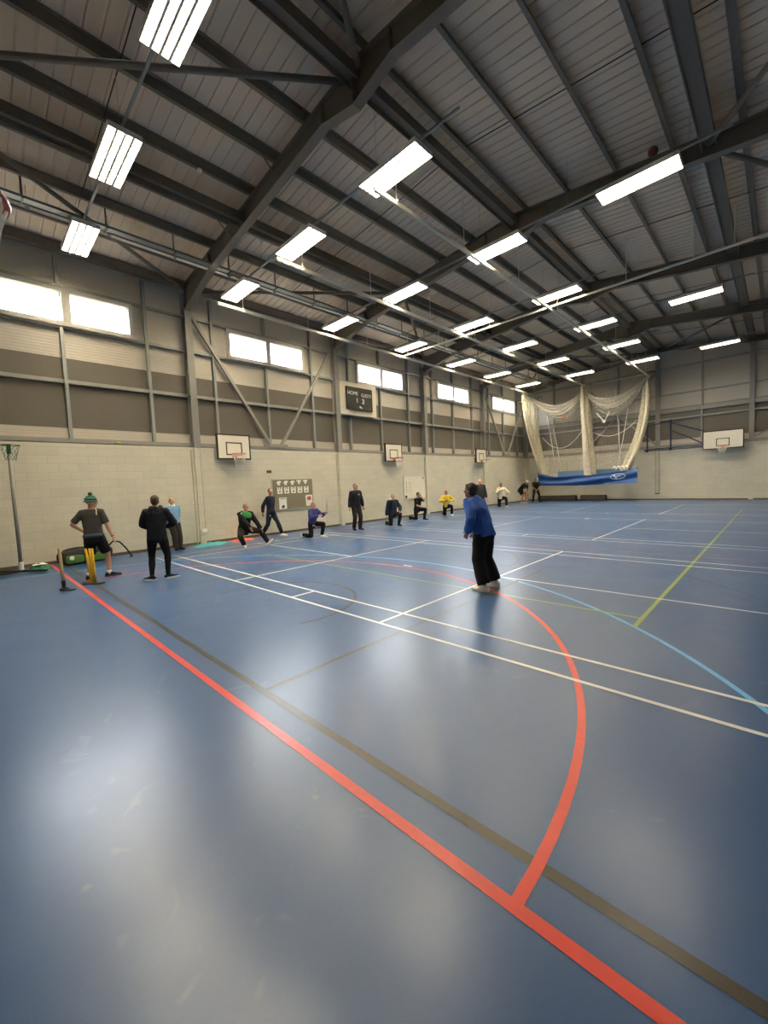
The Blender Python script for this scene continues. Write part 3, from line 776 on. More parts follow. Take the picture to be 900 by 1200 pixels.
b = MB(); b.prism([(-.02, .34), (.10, .32), (.06, .38), (-.0, .42), (-.1, .40)], 'x', .16, .166); b.build('maker_mark', K['paper'], sb)
tag(sb, 'black electronic scoreboard showing HOME 1 GUESTS 2 on a cream panel', 'scoreboard')

nb = empty('pinboard', (XL, 9.17, .92))
b = MB(); b.box(0, .025, -.94, .94, 0, 1.21); b.build('felt', K['cork'], nb)
b = MB()
for y0, y1, z0, z1 in ((-.96, .96, -.015, .015), (-.96, .96, 1.195, 1.225), (-.96, -.93, 0, 1.21), (.93, .96, 0, 1.21)): b.box(0, .035, y0, y1, z0, z1)
b.build('board_frame', K['alu'], nb)
tag(nb, 'olive felt pinboard with two rows of white paper cut-outs', 'pinboard')
def paper(y, z, poly, name, label, group=None, extra=None):
    o = MB().prism([(p[0], p[1]) for p in poly], 'x', 0, .006).build(name, K['paper'], loc=(XL + .026, y, z)); tag(o, label, 'paper', group)
    if extra:
        for ex, m in extra: MB().prism(ex, 'x', .006, .009).build('print', K[m], o)
    return o
ordn = ['first', 'second', 'third', 'fourth', 'fifth']
for k in range(5):
    y = 8.52 + .31 * k
    s = .115
    if k in (0, 1, 2): shirt = [(-.5 * s, -.3), (.45 * s, -.3), (.5 * s, -.2), (.2 * s, -.18), (1.0 * s, -.08), (.75 * s, .02), (-.2 * s, .02), (-1.0 * s, -.1), (-.7 * s, -.16), (-.5 * s, -.12)]
    else: shirt = [(-.3 * s, -.26), (.3 * s, -.26), (.5 * s, -.1), (1.0 * s, -.02), (.9 * s, .05), (-.9 * s, .05), (-1.0 * s, -.03), (-.45 * s, -.1)]
    shirt = [(a, c * .52) for a, c in shirt]
    paper(y, 2.055, shirt, 'paper_cutout', 'small white paper cut-out, %s from the left in the upper pinboard row' % ordn[k], 'paper cut-outs on the pinboard')
    bib = [(-.95 * s, -.28), (.95 * s, -.28), (1.0 * s, -.02), (.55 * s, -.02), (.45 * s, -.12), (.15 * s, -.12), (.05 * s, -.02), (-.2 * s, -.02), (-.3 * s, -.12), (-.5 * s, -.12), (-.6 * s, -.02), (-1.0 * s, -.02)]
    paper(y + .03, 1.845, bib, 'paper_cutout', 'notched white paper with dark spot, %s from the left in the lower pinboard row' % ordn[k], 'paper cut-outs on the pinboard',
          [([(-.3 * s, -.23), (.3 * s, -.23), (.3 * s, -.17), (-.3 * s, -.17)], 'ink')])
paper(8.66, 1.41, [(-.17, -.45), (.17, -.45), (.17, 0), (-.17, 0)], 'notice_sheet', 'plain white notice at the lower left of the pinboard', None,
      [([(-.08, -.40), (.02, -.42), (.08, -.36), (.03, -.28), (-.05, -.33)], 'ink'), ([(-.12, -.06), (.12, -.06), (.12, -.04), (-.12, -.04)], 'ink')])
paper(9.90, 1.46, [(-.15, -.45), (.15, -.45), (.17, -.03), (.12, 0), (-.12, 0), (-.17, -.03)], 'poster', 'white poster with a red block at the right of the pinboard', None,
      [([(-.10, -.20), (.09, -.23), (.11, -.08), (.03, -.05), (-.09, -.08)], 'redink')])
wb = empty('whiteboard', (XL, 16.78, .93))
b = MB(); b.box(0, .02, -.90, .90, 0, 1.18); b.build('writing_surface', K['wboard'], wb)
b = MB()
for y0, y1, z0, z1 in ((-.92, .92, -.015, .015), (-.92, .92, 1.17, 1.195), (-.92, -.9, 0, 1.18), (.9, .92, 0, 1.18)): b.box(0, .03, y0, y1, z0, z1)
b.box(0, .09, -.5, .5, -.03, -.015); b.build('board_frame', K['alu'], wb)
b = MB()
for k in range(5): b.box(.02, .022, -.72, -.66, .35 + .12 * k, .40 + .12 * k); b.box(.02, .022, -.52, -.3, .36 + .12 * k, .375 + .12 * k)
b.ball((.02, -.74, .12), (.01, .09, .08)); b.box(.02, .03, .67, .74, 1.03, 1.13); b.build('marker_notes', K['ink'], wb)
tag(wb, 'cream whiteboard with faint notes on the long wall', 'whiteboard')
o = MB().box(0, .06, -.09, .09, -.05, .05).build('call_point', K['redbox'], loc=(XL, 8.14, 2.43), bevel=.01); tag(o, 'small dark red box above the pinboard', 'box')
for y, l_ in ((5.52, 'white socket box low on the wall left of the turquoise mats'),):
    o = empty('cable_trunking', (XL + .05, y, .4)); tag(o, l_, 'socket')
    b = MB(); b.box(0, .06, -.08, .10, 0, .12); b.build('socket_box', K['white'], o, bevel=.006)
    b = MB(); b.box(0, .03, .06, .10, .12, 2.7); b.build('cover_strip', K['block_y'], o)
o = empty('cable_trunking', (XM + .0, YB - .03, .38)); tag(o, 'small dark socket box low on the gable wall below twin conduits', 'socket')
b = MB(); b.box(-.12, .12, -.05, 0, 0, .05); b.build('socket_box', K['black'], o)
b = MB(); b.cyl((-.1, -.02, .05), (-.1, -.02, 3.0), .012, 8); b.cyl((.1, -.02, .05), (.1, -.02, 3.0), .012, 8); b.build('conduit', K['col_steel'], o)
o = MB().ball((0, 0, 0), (.05, .09, .045)).build('tennis_ball', K['line_green'], smooth=True, loc=(XL + .0, 3.25, 3.45)); o.location = (XL - .03, 3.25, HB + .06)
tag(o, 'pale green ball lodged on the ledge above the block wall', 'ball')

# ------------------------------------------------------------------ things on the floor
# netball post
np_ = empty('netball_post', (-13.07, .78, 0))
b = MB(); b.cyl((0, 0, .09), (0, 0, 3.03), .038, 14); b.build('pole', K['pole'], np_, smooth=True)
b = MB(); b.cyl((0, 0, 2.86), (0, 0, 3.09), .046, 14); b.bar((0, 0, 3.06), (.0, -.12, 3.06), .03, .03); b.build('collar', K['netgreen'], np_)
b = MB(); b.tube([(.19 * cos(2 * pi * k / 28), .19 * sin(2 * pi * k / 28) + .02, 3.07) for k in range(28)], .009, 6, closed=True); b.build('ring', K['netgreen'], np_, smooth=True)
b = MB(); rim_net(b, (0, .02), .19, 3.07, .36, 10, 5, .003, .5); b.build('ring_net', K['netgreen'], np_)
b = MB(); b.cyl((0, 0, .08), (0, 0, .28), .05, 14); b.build('socket', K['line_white'], np_)
b = MB(); b.bar((.0, -.0, .06), (.42, .42, .05), .07, .05); b.bar((0, 0, .06), (.1, -.75, .05), .07, .05); b.bar((0, 0, .06), (-.5, -.45, .05), .07, .05); b.bar((.1, -.75, .05), (-.5, -.45, .05), .05, .05)
b.build('base', K['black'], np_)
b = MB(); b.cyl((-.53, -.52, .05), (-.48, -.46, .05), .05, 12); b.cyl((.08, -.82, .05), (.14, -.80, .05), .05, 12); b.build('wheel', K['black'], np_)
tag(np_, 'grey netball post with green ring and black base by the wall', 'netball post')
# dark green garment heap at the base of the post
def blob_sheet(rx, ry, h, seed, nu=26, nv=26):
    def fn(u, v):
        x, y = (u - .5) * 2, (v - .5) * 2
        d = min(1, sqrt(x * x + y * y)); e = max(0, 1 - d ** 2.2)
        nz_ = noise.noise(V((x * 1.8 + seed, y * 1.8, seed * .7))) * .6 + noise.noise(V((x * 4.5, y * 4.5 + seed, 2))) * .35
        return (x * rx * (1 + .15 * noise.noise(V((y * 2, seed, 0)))), y * ry * (1 + .15 * noise.noise(V((x * 2, seed, 4)))), max(.004, h * e * (.75 + nz_)) if d < 1 else .004)
    return sheet(fn, nu, nv)
o = blob_sheet(.20, .25, .19, 3.1).build('jacket', K['cloth_green'], smooth=True, loc=(-13.30, 1.14, 0)); tag(o, 'dark green jacket heaped on the floor between netball post and kit bag', 'jacket')
b = blob_sheet(.1, .14, .05, 8.2); b.v = [(x, y, z + .13) for x, y, z in b.v]; b.build('lining', K['paper'], o, smooth=True)['label'] = 'white lining showing'
# kit bag
kb = empty('cricket_bag', (-13.42, 2.12, 0), R_(8))
def rbox(b, hx, hy, h, z0=.0, e=4.0, nu=28, nv=16, wob=.02, seed=0.0):
    """soft-cornered bag volume"""
    vs = []
    def sp(c, p): return math.copysign(abs(c) ** p, c)
    for j in range(nv + 1):
        ph = -pi / 2 + pi * j / nv
        for i in range(nu):
            th = 2 * pi * i / nu; p = 2 / e
            x = hx * sp(cos(ph), p) * sp(cos(th), p); y = hy * sp(cos(ph), p) * sp(sin(th), p); z = h / 2 * sp(sin(ph), p) + h / 2
            k = 1 + wob * noise.noise(V((x * 7 + seed, y * 7, z * 7))) * 3
            vs.append((x * k, y * k, max(z0 + .001, z * k + z0)))
    fs = [(j * nu + i, j * nu + (i + 1) % nu, (j + 1) * nu + (i + 1) % nu, (j + 1) * nu + i) for j in range(nv) for i in range(nu)]
    b.add(vs, fs); return b
b = MB(); rbox(b, .19, .62, .40, .005, 4, 40, 18); b.build('bag_body', K['bag_black'], kb, smooth=True)
for y in (-.30, .26):
    b = MB(); rbox(b, .045, .20, .215, 0, 5, 28, 12, .015, y); b.v = [(x + .175, yy + y, z + .05) for x, yy, z in b.v]; p = b.build('side_pocket', K['bag_green'], kb, smooth=True); p['label'] = 'green pocket'
    if y < 0:
        b = MB(); b.ball((.24, y - .08, .20), (.01, .055, .055)); b.build('badge', K['paper'], p)
b = MB(); b.tube(caten((.0, -.5, .39), (.0, .05, .41), -.04, 10), .016, 6); b.tube(caten((.05, -.45, .38), (.05, .1, .40), -.05, 10), .016, 6); b.build('handle', K['bag_black'], kb)
b = MB(); b.tube([(.02, .52, .36), (.05, .66, .50), (.10, .80, .46), (.16, .92, .28), (.22, 1.0, .10), (.24, 1.04, .015), (.24, .98, .012)], .022, 8); b.build('shoulder_strap', K['bag_black'], kb, smooth=True)
tag(kb, 'black cricket kit bag with green side pockets against the wall', 'bag')
# stumps
sp_ = empty('spring_stump', (-9.80, 1.16, 0), R_(35))
b = MB(); b.tube([(0, 0, .12), (-.01, 0, .45), (-.025, 0, .80), (-.027, 0, .815)], [.027, .027, .026, .016], 12); b.build('stump', K['wood'], sp_, smooth=True)
b = MB(); b.cyl((0, 0, .02), (0, 0, .19), .035, 12); b.build('socket', K['black'], sp_)
b = MB(); b.box(-.06, .22, -.05, .05, 0, .022); b.box(-.05, .05, -.05, .05, .02, .05); b.build('base', K['black'], sp_, bevel=.006)
tag(sp_, 'single pale wooden stump on a black weighted base', 'stump')
ws = empty('wicket_set', (-9.96, 1.66, 0), R_(38))
for x, tx in ((-.035, -.115), (.0, -.03), (.035, .03)):
    b = MB(); b.tube([(x, 0, .02), (x + (tx - x) * .5, 0, .38), (tx, 0, .71), (tx, 0, .725)], [.025, .024, .022, .012], 12); b.build('stump', K['yellow'], ws, smooth=True)
b = MB(); b.box(-.2, .2, -.07, .07, 0, .025); b.build('base', K['black'], ws, bevel=.006)
tag(ws, 'yellow plastic stumps on a black base plate by the man in shorts', 'wicket')
# mats by the wall
o = blob_sheet(.30, .55, .13, 1.3, 30, 30).build('folded_mat', K['teal'], smooth=True, loc=(-13.50, 5.50, 0)); tag(o, 'turquoise fabric mat lying against the wall', 'mat')
o = blob_sheet(.26, .42, .10, 5.7, 30, 30).build('folded_mat', K['coral'], smooth=True, loc=(-13.62, 6.70, 0)); tag(o, 'coral red fabric mat lying against the wall', 'mat')
# rolled matting at the gable wall
for x0, x1, l_ in ((-13.2, -10.45, 'dark rolled cricket matting along the gable wall, nearer the corner'), (-10.15, -8.5, 'dark rolled cricket matting along the gable wall, farther from the corner')):
    o = empty('rolled_mat', ((x0 + x1) / 2, 30.38, 0)); L = (x1 - x0) / 2; r = .19
    prof = [(r * cos(2 * pi * k / 20) * 1.05, r + r * sin(2 * pi * k / 20) * .98) for k in range(20)]
    MB().prism(prof, 'x', -L, L).build('roll', K['mat_brown'], o, smooth=False)
    b = MB(); b.box(-L + .02, L - .05, -.225, -.20, .03, .34); b.build('face_flap', K['mat_edge'], o)
    b = MB()
    for k in range(60):
        pass
    b.tube([( -L - .006, (r * .9 - r * .8 * k / 60) * cos(k * .45), r + (r * .9 - r * .8 * k / 60) * sin(k * .45)) for k in range(60)], .006, 4); b.build('spiral_end', K['mat_edge'], o)
    tag(o, l_, 'mat', 'rolled mats by the gable wall')
# ------------------------------------------------------------------ people
K['skin'] = mat('skin_fair', (.56, .30, .20), .5, noise_amt=.06, noise_scale=12)
K['skin_tan'] = mat('skin_tan', (.36, .18, .11), .5, noise_amt=.06, noise_scale=12)
K['skin_brown'] = mat('skin_brown', (.20, .10, .06), .5, noise_amt=.06, noise_scale=12)
K['eye'] = mat('eye_dark', (.02, .015, .012), .2); K['eyewhite'] = mat('eye_white', (.7, .68, .64), .3)
K['lips'] = mat('lips', (.36, .13, .11), .5)
def cloth(name, col, rough=.85): return mat(name, col, rough, spec=.25, noise_amt=.12, noise_scale=10, bump=.35, bump_scale=22, dist=.008)
CL = {}
for n_, c_ in dict(charcoal=(.055, .05, .043), black=(.009, .009, .010), blackblue=(.010, .011, .016), sky=(.17, .33, .54), blackbrown=(.020, .017, .015), navy=(.014, .019, .038), royal=(.035, .095, .36), purpleblue=(.035, .045, .17),
                   darkgrey=(.040, .040, .037), green=(.045, .26, .08), yellow=(.62, .46, .05), cream=(.80, .72, .54), white=(.80, .79, .76), greygreen=(.09, .09, .06), hatgreen=(.018, .085, .055), hatstripe=(.09, .22, .17), slate=(.06, .09, .12)).items():
    CL[n_] = cloth('fabric_' + n_, c_)
HAIR = {n_: mat('hair_' + n_, c_, .6, noise_amt=.3, noise_scale=60, bump=.5, bump_scale=90) for n_, c_ in dict(brown=(.055, .032, .018), black=(.010, .008, .007), grey=(.22, .20, .18), fair=(.20, .13, .07)).items()}

def basis(side, d):
    d = V(d).normalized(); s = V(side); s = s - d * s.dot(d)
    if s.length < 1e-4: s = d.orthogonal()
    s.normalize(); return s, d, s.cross(d)
def loft(b, pts, side=(1, 0, 0), seg=14, dome=(True, True)):
    """pts: (centre, half-width along side, half-depth); closed elliptical loft with rounded ends"""
    P = [V(p[0]) for p in pts]; n = len(P); rings = []
    for i, (c, a, d_) in enumerate(pts):
        d = (P[min(i + 1, n - 1)] - P[max(i - 1, 0)])
        s, t, f = basis(side, d)
        rings.append((V(c), s, t, f, a, d_))
    out = []
    if dome[0]:
        c, s, t, f, a, d_ = rings[0]
        for k in (.35, .75): out.append((c - t * min(a, d_) * (1 - k * k) ** .5 * .9 if False else c - t * min(a, d_) * (1 - k) * .8, s, f, a * (1 - (1 - k) ** 2) ** .5, d_ * (1 - (1 - k) ** 2) ** .5))
    for c, s, t, f, a, d_ in rings: out.append((c, s, f, a, d_))
    if dome[1]:
        c, s, t, f, a, d_ = rings[-1]
        for k in (.75, .35): out.append((c + t * min(a, d_) * (1 - k) * .8, s, f, a * (1 - (1 - k) ** 2) ** .5, d_ * (1 - (1 - k) ** 2) ** .5))
    vs = [c + s * a * cos(2 * pi * k / seg) + f * d_ * sin(2 * pi * k / seg) for c, s, f, a, d_ in out for k in range(seg)]
    m = len(out)
    fs = [(i * seg + k, i * seg + (k + 1) % seg, (i + 1) * seg + (k + 1) % seg, (i + 1) * seg + k) for i in range(m - 1) for k in range(seg)]
    fs += [tuple(range(seg))[::-1], tuple(range((m - 1) * seg, m * seg))]
    # outward winding
    b.add(vs, [f[::-1] for f in fs]); return b
def fuse(b, voxel, smooth_it=2, wob=0.0, freq=6.0, seed=0.0):
    """one continuous skin over overlapping volumes -> (verts, faces)"""
    me = bpy.data.meshes.new('tmp'); me.from_pydata(b.v, [], b.f); me.update()
    import bmesh
    bm = bmesh.new(); bm.from_mesh(me); bmesh.ops.recalc_face_normals(bm, faces=bm.faces); bm.to_mesh(me); bm.free()
    o = bpy.data.objects.new('tmp', me); C.objects.link(o)
    r = o.modifiers.new('r', 'REMESH'); r.mode = 'VOXEL'; r.voxel_size = voxel
    if smooth_it:
        s = o.modifiers.new('s', 'SMOOTH'); s.factor = .5; s.iterations = smooth_it
    dg = bpy.context.evaluated_depsgraph_get(); m2 = bpy.data.meshes.new_from_object(o.evaluated_get(dg))
    bpy.data.objects.remove(o); bpy.data.meshes.remove(me)
    vs = [v.co.copy() for v in m2.vertices]
    if wob:
        for i, v in enumerate(m2.vertices):
            c = v.co; q = V((c.x * freq + seed, c.y * freq, c.z * freq * .7))
            vs[i] = c + v.normal * wob * (noise.noise(q) + .5 * noise.noise(q * 2.3))
    fs = [tuple(p.vertices) for p in m2.polygons]; bpy.data.meshes.remove(m2)
    return vs, fs
def ik(a, t, l1, l2, pole):
    a, t = V(a), V(t); d = t - a; L = d.length
    if L > (l1 + l2) * .998: d *= (l1 + l2) * .998 / L; L = d.length; t = a + d
    u = d / L; x = (l1 * l1 - l2 * l2 + L * L) / (2 * L); h = sqrt(max(0, l1 * l1 - x * x))
    p = V(pole); p = p - u * p.dot(u)
    p = p.normalized() if p.length > 1e-4 else u.orthogonal().normalized()
    return a + u * x + p * h, t
def hand(b, wrist, fdir, palm, side, grip=.35):
    """palm, four unequal bent fingers and a thumb off the side; fdir = wrist->fingers, palm = palm normal, side = +1/-1 thumb side"""
    f = V(fdir).normalized(); n = V(palm); n = (n - f * n.dot(f)).normalized(); s = f.cross(n) * side
    w = V(wrist)
    loft(b, [(w - f * .02, .027, .02), (w + f * .02, .033, .017), (w + f * .055, .040, .015), (w + f * .088, .041, .013)], side=s, seg=10)
    for i, (o, L) in enumerate(((.031, .070), (.0105, .078), (-.0105, .073), (-.031, .058))):
        p = w + f * .085 + s * o; d = (f + s * o * 2.0).normalized(); pts = [p - d * .015]; a = grip
        for q in (.42, .32, .26):
            pts.append(pts[-1] + d * (L * q + (.015 if len(pts) == 1 else 0))); d = (d * cos(a) + n * sin(a)).normalized()
        b.tube(pts, [.0085, .0085, .0078, .006], 7)
    p = w + f * .025 + s * .030; d = (f * .65 + s * .7 + n * .25).normalized()
    b.tube([p, p + d * .035, p + d * .035 + (d + f * .7).normalized() * .03, p + d * .035 + (d + f * .7).normalized() * .03 + (f + n * .4).normalized() * .024], [.012, .0105, .0095, .007], 7)

def person(label, pos, face, pose, wear, scale=1.0, skin='skin', fine=.011):
    g = pose.get
    pz = g('pz', .92); lean = R_(g('lean', 4)); sl = R_(g('slean', 0)); tw = R_(g('twist', 0)); curve = R_(g('curve', 0))
    P0 = V((g('px', 0), g('py', 0), pz))
    sp = V((sin(sl), sin(lean), cos(lean))).normalized(); sp2 = V((sin(sl), sin(lean + curve), cos(lean + curve))).normalized()
    X = V((1, 0, 0)); Xs = V((cos(tw), sin(tw), -sin(sl) * .6)).normalized()
    waist = P0 + sp * .16; chest = waist + (sp * .5 + sp2 * .5) * .17; shc = chest + sp2 * .165; nb = shc + sp2 * .065
    Ssh = {s: shc + Xs * .172 * s - sp2 * .012 for s in (-1, 1)}
    Hp = {s: P0 + X * .088 * s - V((0, 0, .02)) for s in (-1, 1)}
    hy, hp_, hr = R_(g('hyaw', 0)), R_(g('hpitch', 0)), R_(g('hroll', 0))
    body_yaw = tw
    Mh = M.Rotation(body_yaw + hy, 3, 'Z') @ M.Rotation(-hp_, 3, 'X') @ M.Rotation(hr, 3, 'Y')
    up = Mh @ V((0, 0, 1)); fw = Mh @ V((0, 1, 0)); rt = Mh @ V((1, 0, 0))
    hc = nb + (sp2 * .45 + up * .55).normalized() * .135 + fw * .022
    feet = g('feet', {-1: (-.11, 0, 0), 1: (.11, 0, 0)}); hands = g('hands', {})
    kp = g('kpole', {}); ep = g('epole', {})
    knee, ankle, elbow, wrist = {}, {}, {}, {}
    for s in (-1, 1):
        f = feet[s]; a = V((f[0], f[1], .085 + (f[3] if len(f) > 3 else 0)))
        knee[s], ankle[s] = ik(Hp[s], a, .43, .415, kp.get(s, (sin(-R_(f[2])) * .22 + s * .06, 1, .15)))
        h = hands.get(s, (s * .27, .04, .84))
        elbow[s], wrist[s] = ik(Ssh[s], h, .295, .262, ep.get(s, (s * .55, -1, -.1)))
    # --- body
    b = MB()
    loft(b, [(P0 - sp * .09, .12, .10), (P0 - sp * .02, .162, .115), (P0 + sp * .06, .155, .112), (waist, .140, .10), (chest, .165, .115), (chest + sp2 * .10, .175, .112), (shc + sp2 * .01, .13, .085), (nb, .06, .06)], side=Xs * .5 + X * .5)
    loft(b, [(shc, .062, .06), (nb, .056, .06), (hc - up * .06, .056, .058)], side=rt, seg=12)
    for s in (-1, 1):
        loft(b, [(shc + Xs * s * .08, .05, .05), (Ssh[s], .058, .058), (Ssh[s].lerp(elbow[s], .35), .050, .050), (Ssh[s].lerp(elbow[s], .8), .041, .041), (elbow[s], .039, .039)], side=(0, 1, .2), seg=10)
        loft(b, [(elbow[s], .039, .039), (elbow[s].lerp(wrist[s], .25), .042, .042), (elbow[s].lerp(wrist[s], .7), .033, .031), (wrist[s], .027, .024)], side=(0, 1, .2), seg=10)
        loft(b, [(Hp[s] + V((0, 0, .03)), .082, .088), (Hp[s].lerp(knee[s], .25), .080, .085), (Hp[s].lerp(knee[s], .7), .063, .066), (knee[s], .055, .058)], seg=12)
        loft(b, [(knee[s], .054, .056), (knee[s].lerp(ankle[s], .28), .054, .060), (knee[s].lerp(ankle[s], .65), .044, .046), (ankle[s], .034, .040)], seg=12)
        f = feet[s]; yw_ = R_(f[2]); pt = R_(f[4]) if len(f) > 4 else 0
        fd = V((-sin(yw_) * cos(pt), cos(yw_) * cos(pt), sin(pt))); fs_ = V((cos(yw_), sin(yw_), 0)); fu = fs_.cross(fd)
        A = ankle[s]
        loft(b, [(A - fu * .045 - fd * .045, .03, .03), (A - fu * .035 + fd * .03, .036, .034), (A - fu * .052 + fd * .10, .040, .025), (A - fu * .06 + fd * .165, .034, .018)], side=fs_, seg=10)
    vs, fs = fuse(b, fine, 2)
    B = MB(); B.add(vs, fs)
    # head: skull, jaw, nose, brow, ears fused at a finer size
    hb = MB()
    hb.ball(hc + up * .03 - fw * .008, (.077, .098, .092), 18, 12, Mh); hb.ball(hc - up * .035 + fw * .018, (.062, .072, .080), 16, 10, Mh)
    hb.ball(hc - up * .088 + fw * .055, (.030, .028, .026), 10, 8, Mh)
    loft(hb, [(hc + up * .012 + fw * .088, .009, .010), (hc - up * .012 + fw * .100, .012, .014), (hc - up * .030 + fw * .106, .017, .014)], side=rt, seg=8)
    hb.ball(hc + up * .028 + fw * .082, (.050, .014, .010), 10, 8, Mh)
    for s in (-1, 1):
        hb.ball(hc + rt * s * .078 - up * .012 - fw * .005, (.010, .022, .034), 10, 8, Mh)
        hb.ball(hc + rt * s * .042 - up * .018 + fw * .070, (.022, .020, .018), 10, 8, Mh)
    loft(hb, [(hc - up * .12 - fw * .02, .052, .055), (hc - up * .04 - fw * .01, .052, .055)], side=rt, seg=12)
    vs, fs = fuse(hb, .0058, 2); B.add(vs, fs)
    hd = MB()
    for s in (-1, 1):
        d = (wrist[s] - elbow[s]).normalized()
        hopt = pose.get('hdir', {}).get(s); fd = V(hopt[0]) if hopt else d + V((0, .15, -.25))
        pn = V(hopt[1]) if hopt else V((-s, 0, 0))
        thumb = 1 if V(fd).cross(pn - V(fd).normalized() * pn.dot(V(fd).normalized())).dot(V((0, 1, .3))) > 0 else -1
        hand(hd, wrist[s], fd, pn, thumb, g('grip', .4))
    vs, fs = fuse(hd, .0062, 1); B.add(vs, fs)
    nskin = len(B.f)
    B.cur = 1
    for s in (-1, 1): B.ball(hc + rt * s * .032 + up * .004 + fw * .080, (.013, .010, .009), 8, 6, Mh)
    B.cur = 2
    for s in (-1, 1): B.ball(hc + rt * s * .032 + up * .004 + fw * .0875, (.006, .005, .006), 8, 6, Mh)
    B.cur = 3
    B.ball(hc - up * .060 + fw * .082, (.024, .010, .008), 10, 6, Mh)
    o = B.build('person', [K[skin], K['eyewhite'], K['eye'], K['lips']], smooth=True)
    o.location = (pos[0], pos[1], 0); o.scale = (scale,) * 3
    o.rotation_euler = (0, 0, atan2(face[1], face[0]) - pi / 2)
    tag(o, label, 'person')
    sd = random.random() * 50
    def garment(bb, name, m, vox=.013, wob=.010, freq=7, sm=3):
        vs, fs = fuse(bb, vox, sm, wob, freq, sd); q = MB(); q.add(vs, fs); return q.build(name, m, o, smooth=True)
    # --- clothes
    t = wear.get('top')
    if t:
        ex = t.get('ex', .016); hem = t.get('hem', .10); sl_ = t.get('sleeve', 1.0); gb = MB()
        side = Xs * .5 + X * .5
        loft(gb, [(P0 - sp * hem, .155 + ex, .118 + ex), (P0 + sp * .02, .158 + ex, .116 + ex), (waist, .145 + ex, .108 + ex), (chest, .168 + ex, .118 + ex), (chest + sp2 * .10, .176 + ex, .115 + ex), (shc + sp2 * .015, .135 + ex, .088 + ex * .8), (nb + sp2 * .0, .064 + ex * .6, .064 + ex * .6)], side=side, dome=(False, False), seg=18)
        for s in (-1, 1):
            e2 = ex * 1.0; k = Ssh[s].lerp(elbow[s], min(1, sl_ * 2))
            loft(gb, [(shc + Xs * s * .08, .055 + e2, .055 + e2), (Ssh[s], .060 + e2, .060 + e2), (Ssh[s].lerp(k, .5), .052 + e2, .052 + e2), (k, .044 + e2, .044 + e2)], side=(0, 1, .2), seg=12, dome=(True, sl_ > .5))
            if sl_ > .5:
                k2 = elbow[s].lerp(wrist[s], min(.97, sl_ * 2 - 1))
                loft(gb, [(elbow[s], .043 + e2, .043 + e2), (elbow[s].lerp(k2, .3), .045 + e2, .045 + e2), (elbow[s].lerp(k2, .85), .036 + e2, .036 + e2), (k2, .031 + e2, .030 + e2)], side=(0, 1, .2), seg=12, dome=(True, False))
        garment(gb, t['name'], CL[t['col']], wob=t.get('wob', .010))
    l_ = wear.get('legs')
    if l_:
        ex = l_.get('ex', .014); ln = l_.get('len', 1.0); gb = MB()
        ew = min(ex, .014)
        loft(gb, [(P0 - sp * .10, .13 + ex, .105 + ex), (P0 - sp * .02, .165 + ew, .118 + ew), (P0 + sp * .05, .158 + ew, .114 + ew), (P0 + sp * .10, .150 + ew * .7, .108 + ew * .7)], dome=(True, False), seg=18)
        for s in (-1, 1):
            k = Hp[s].lerp(knee[s], min(1, ln * 2))
            loft(gb, [(Hp[s] + V((0, 0, .03)), .086 + ew, .092 + ew), (Hp[s].lerp(k, .4), .082 + ex, .086 + ex), (k, (.060 if ln >= .5 else .082) + ex, (.062 if ln >= .5 else .084) + ex)], seg=14, dome=(True, ln > .5))
            if ln > .5:
                k2 = knee[s].lerp(ankle[s], min(1.04, ln * 2 - 1)); fl = l_.get('flare', .0)
                loft(gb, [(knee[s], .058 + ex, .060 + ex), (knee[s].lerp(k2, .35), .058 + ex + fl * .3, .063 + ex + fl * .3), (knee[s].lerp(k2, .8), .047 + ex + fl, .050 + ex + fl), (k2 + (k2 - knee[s]).normalized() * .0, .043 + ex + fl, .048 + ex + fl)], seg=14, dome=(True, False))
        garment(gb, l_['name'], CL[l_['col']], wob=l_.get('wob', .009))
    sh = wear.get('shoes', ('black', 'white'))
    for s in (-1, 1):
        f = feet[s]; yw_ = R_(f[2]); pt = R_(f[4]) if len(f) > 4 else 0
        fd = V((-sin(yw_) * cos(pt), cos(yw_) * cos(pt), sin(pt))); fs_ = V((cos(yw_), sin(yw_), 0)); fu = fs_.cross(fd); A = ankle[s]
        gb = MB()
        loft(gb, [(A - fu * .040 - fd * .062, .038, .036), (A - fu * .030 - fd * .01, .043, .048), (A - fu * .040 + fd * .06, .046, .040), (A - fu * .052 + fd * .12, .049, .030), (A - fu * .057 + fd * .19, .040, .024)], side=fs_, seg=14)
        loft(gb, [(A - fu * .03, .040, .046), (A + fu * .015, .040, .044)], side=fs_, seg=12, dome=(True, False))
        vs, fs = fuse(gb, .009, 2); q = MB(); q.add(vs, fs); u = q.build('shoe', CL[sh[0]], o, smooth=True)
        gb = MB(); n = 20; ol = []
        for k in range(n):
            a = 2 * pi * k / n; r1 = .054 + .005 * cos(a); ol.append((r1 * sin(a) * 1.03, .064 + .152 * cos(a)))
        lo = [A - fu * .084 + fs_ * p[0] + fd * p[1] for p in ol]; hi = [A - fu * .050 + fs_ * p[0] * 1.04 + fd * p[1] * 1.02 for p in ol]
        gb.add(lo + hi, [tuple(range(n)), tuple(range(n, 2 * n))[::-1]] + [(k, n + k, n + (k + 1) % n, (k + 1) % n) for k in range(n)])
        gb.build('sole', CL[sh[1]], u)
        if wear.get('socks'):
            gb = MB(); k0 = ankle[s].lerp(knee[s], wear['socks'][1]); loft(gb, [(A - fu * .02, .040, .046), (A.lerp(k0, .5), .041, .047), (k0, .045, .050)], seg=14, dome=(True, False)); gb.build('sock', CL[wear['socks'][0]], o, smooth=True)
    # --- hair and headwear
    h = wear.get('hair')
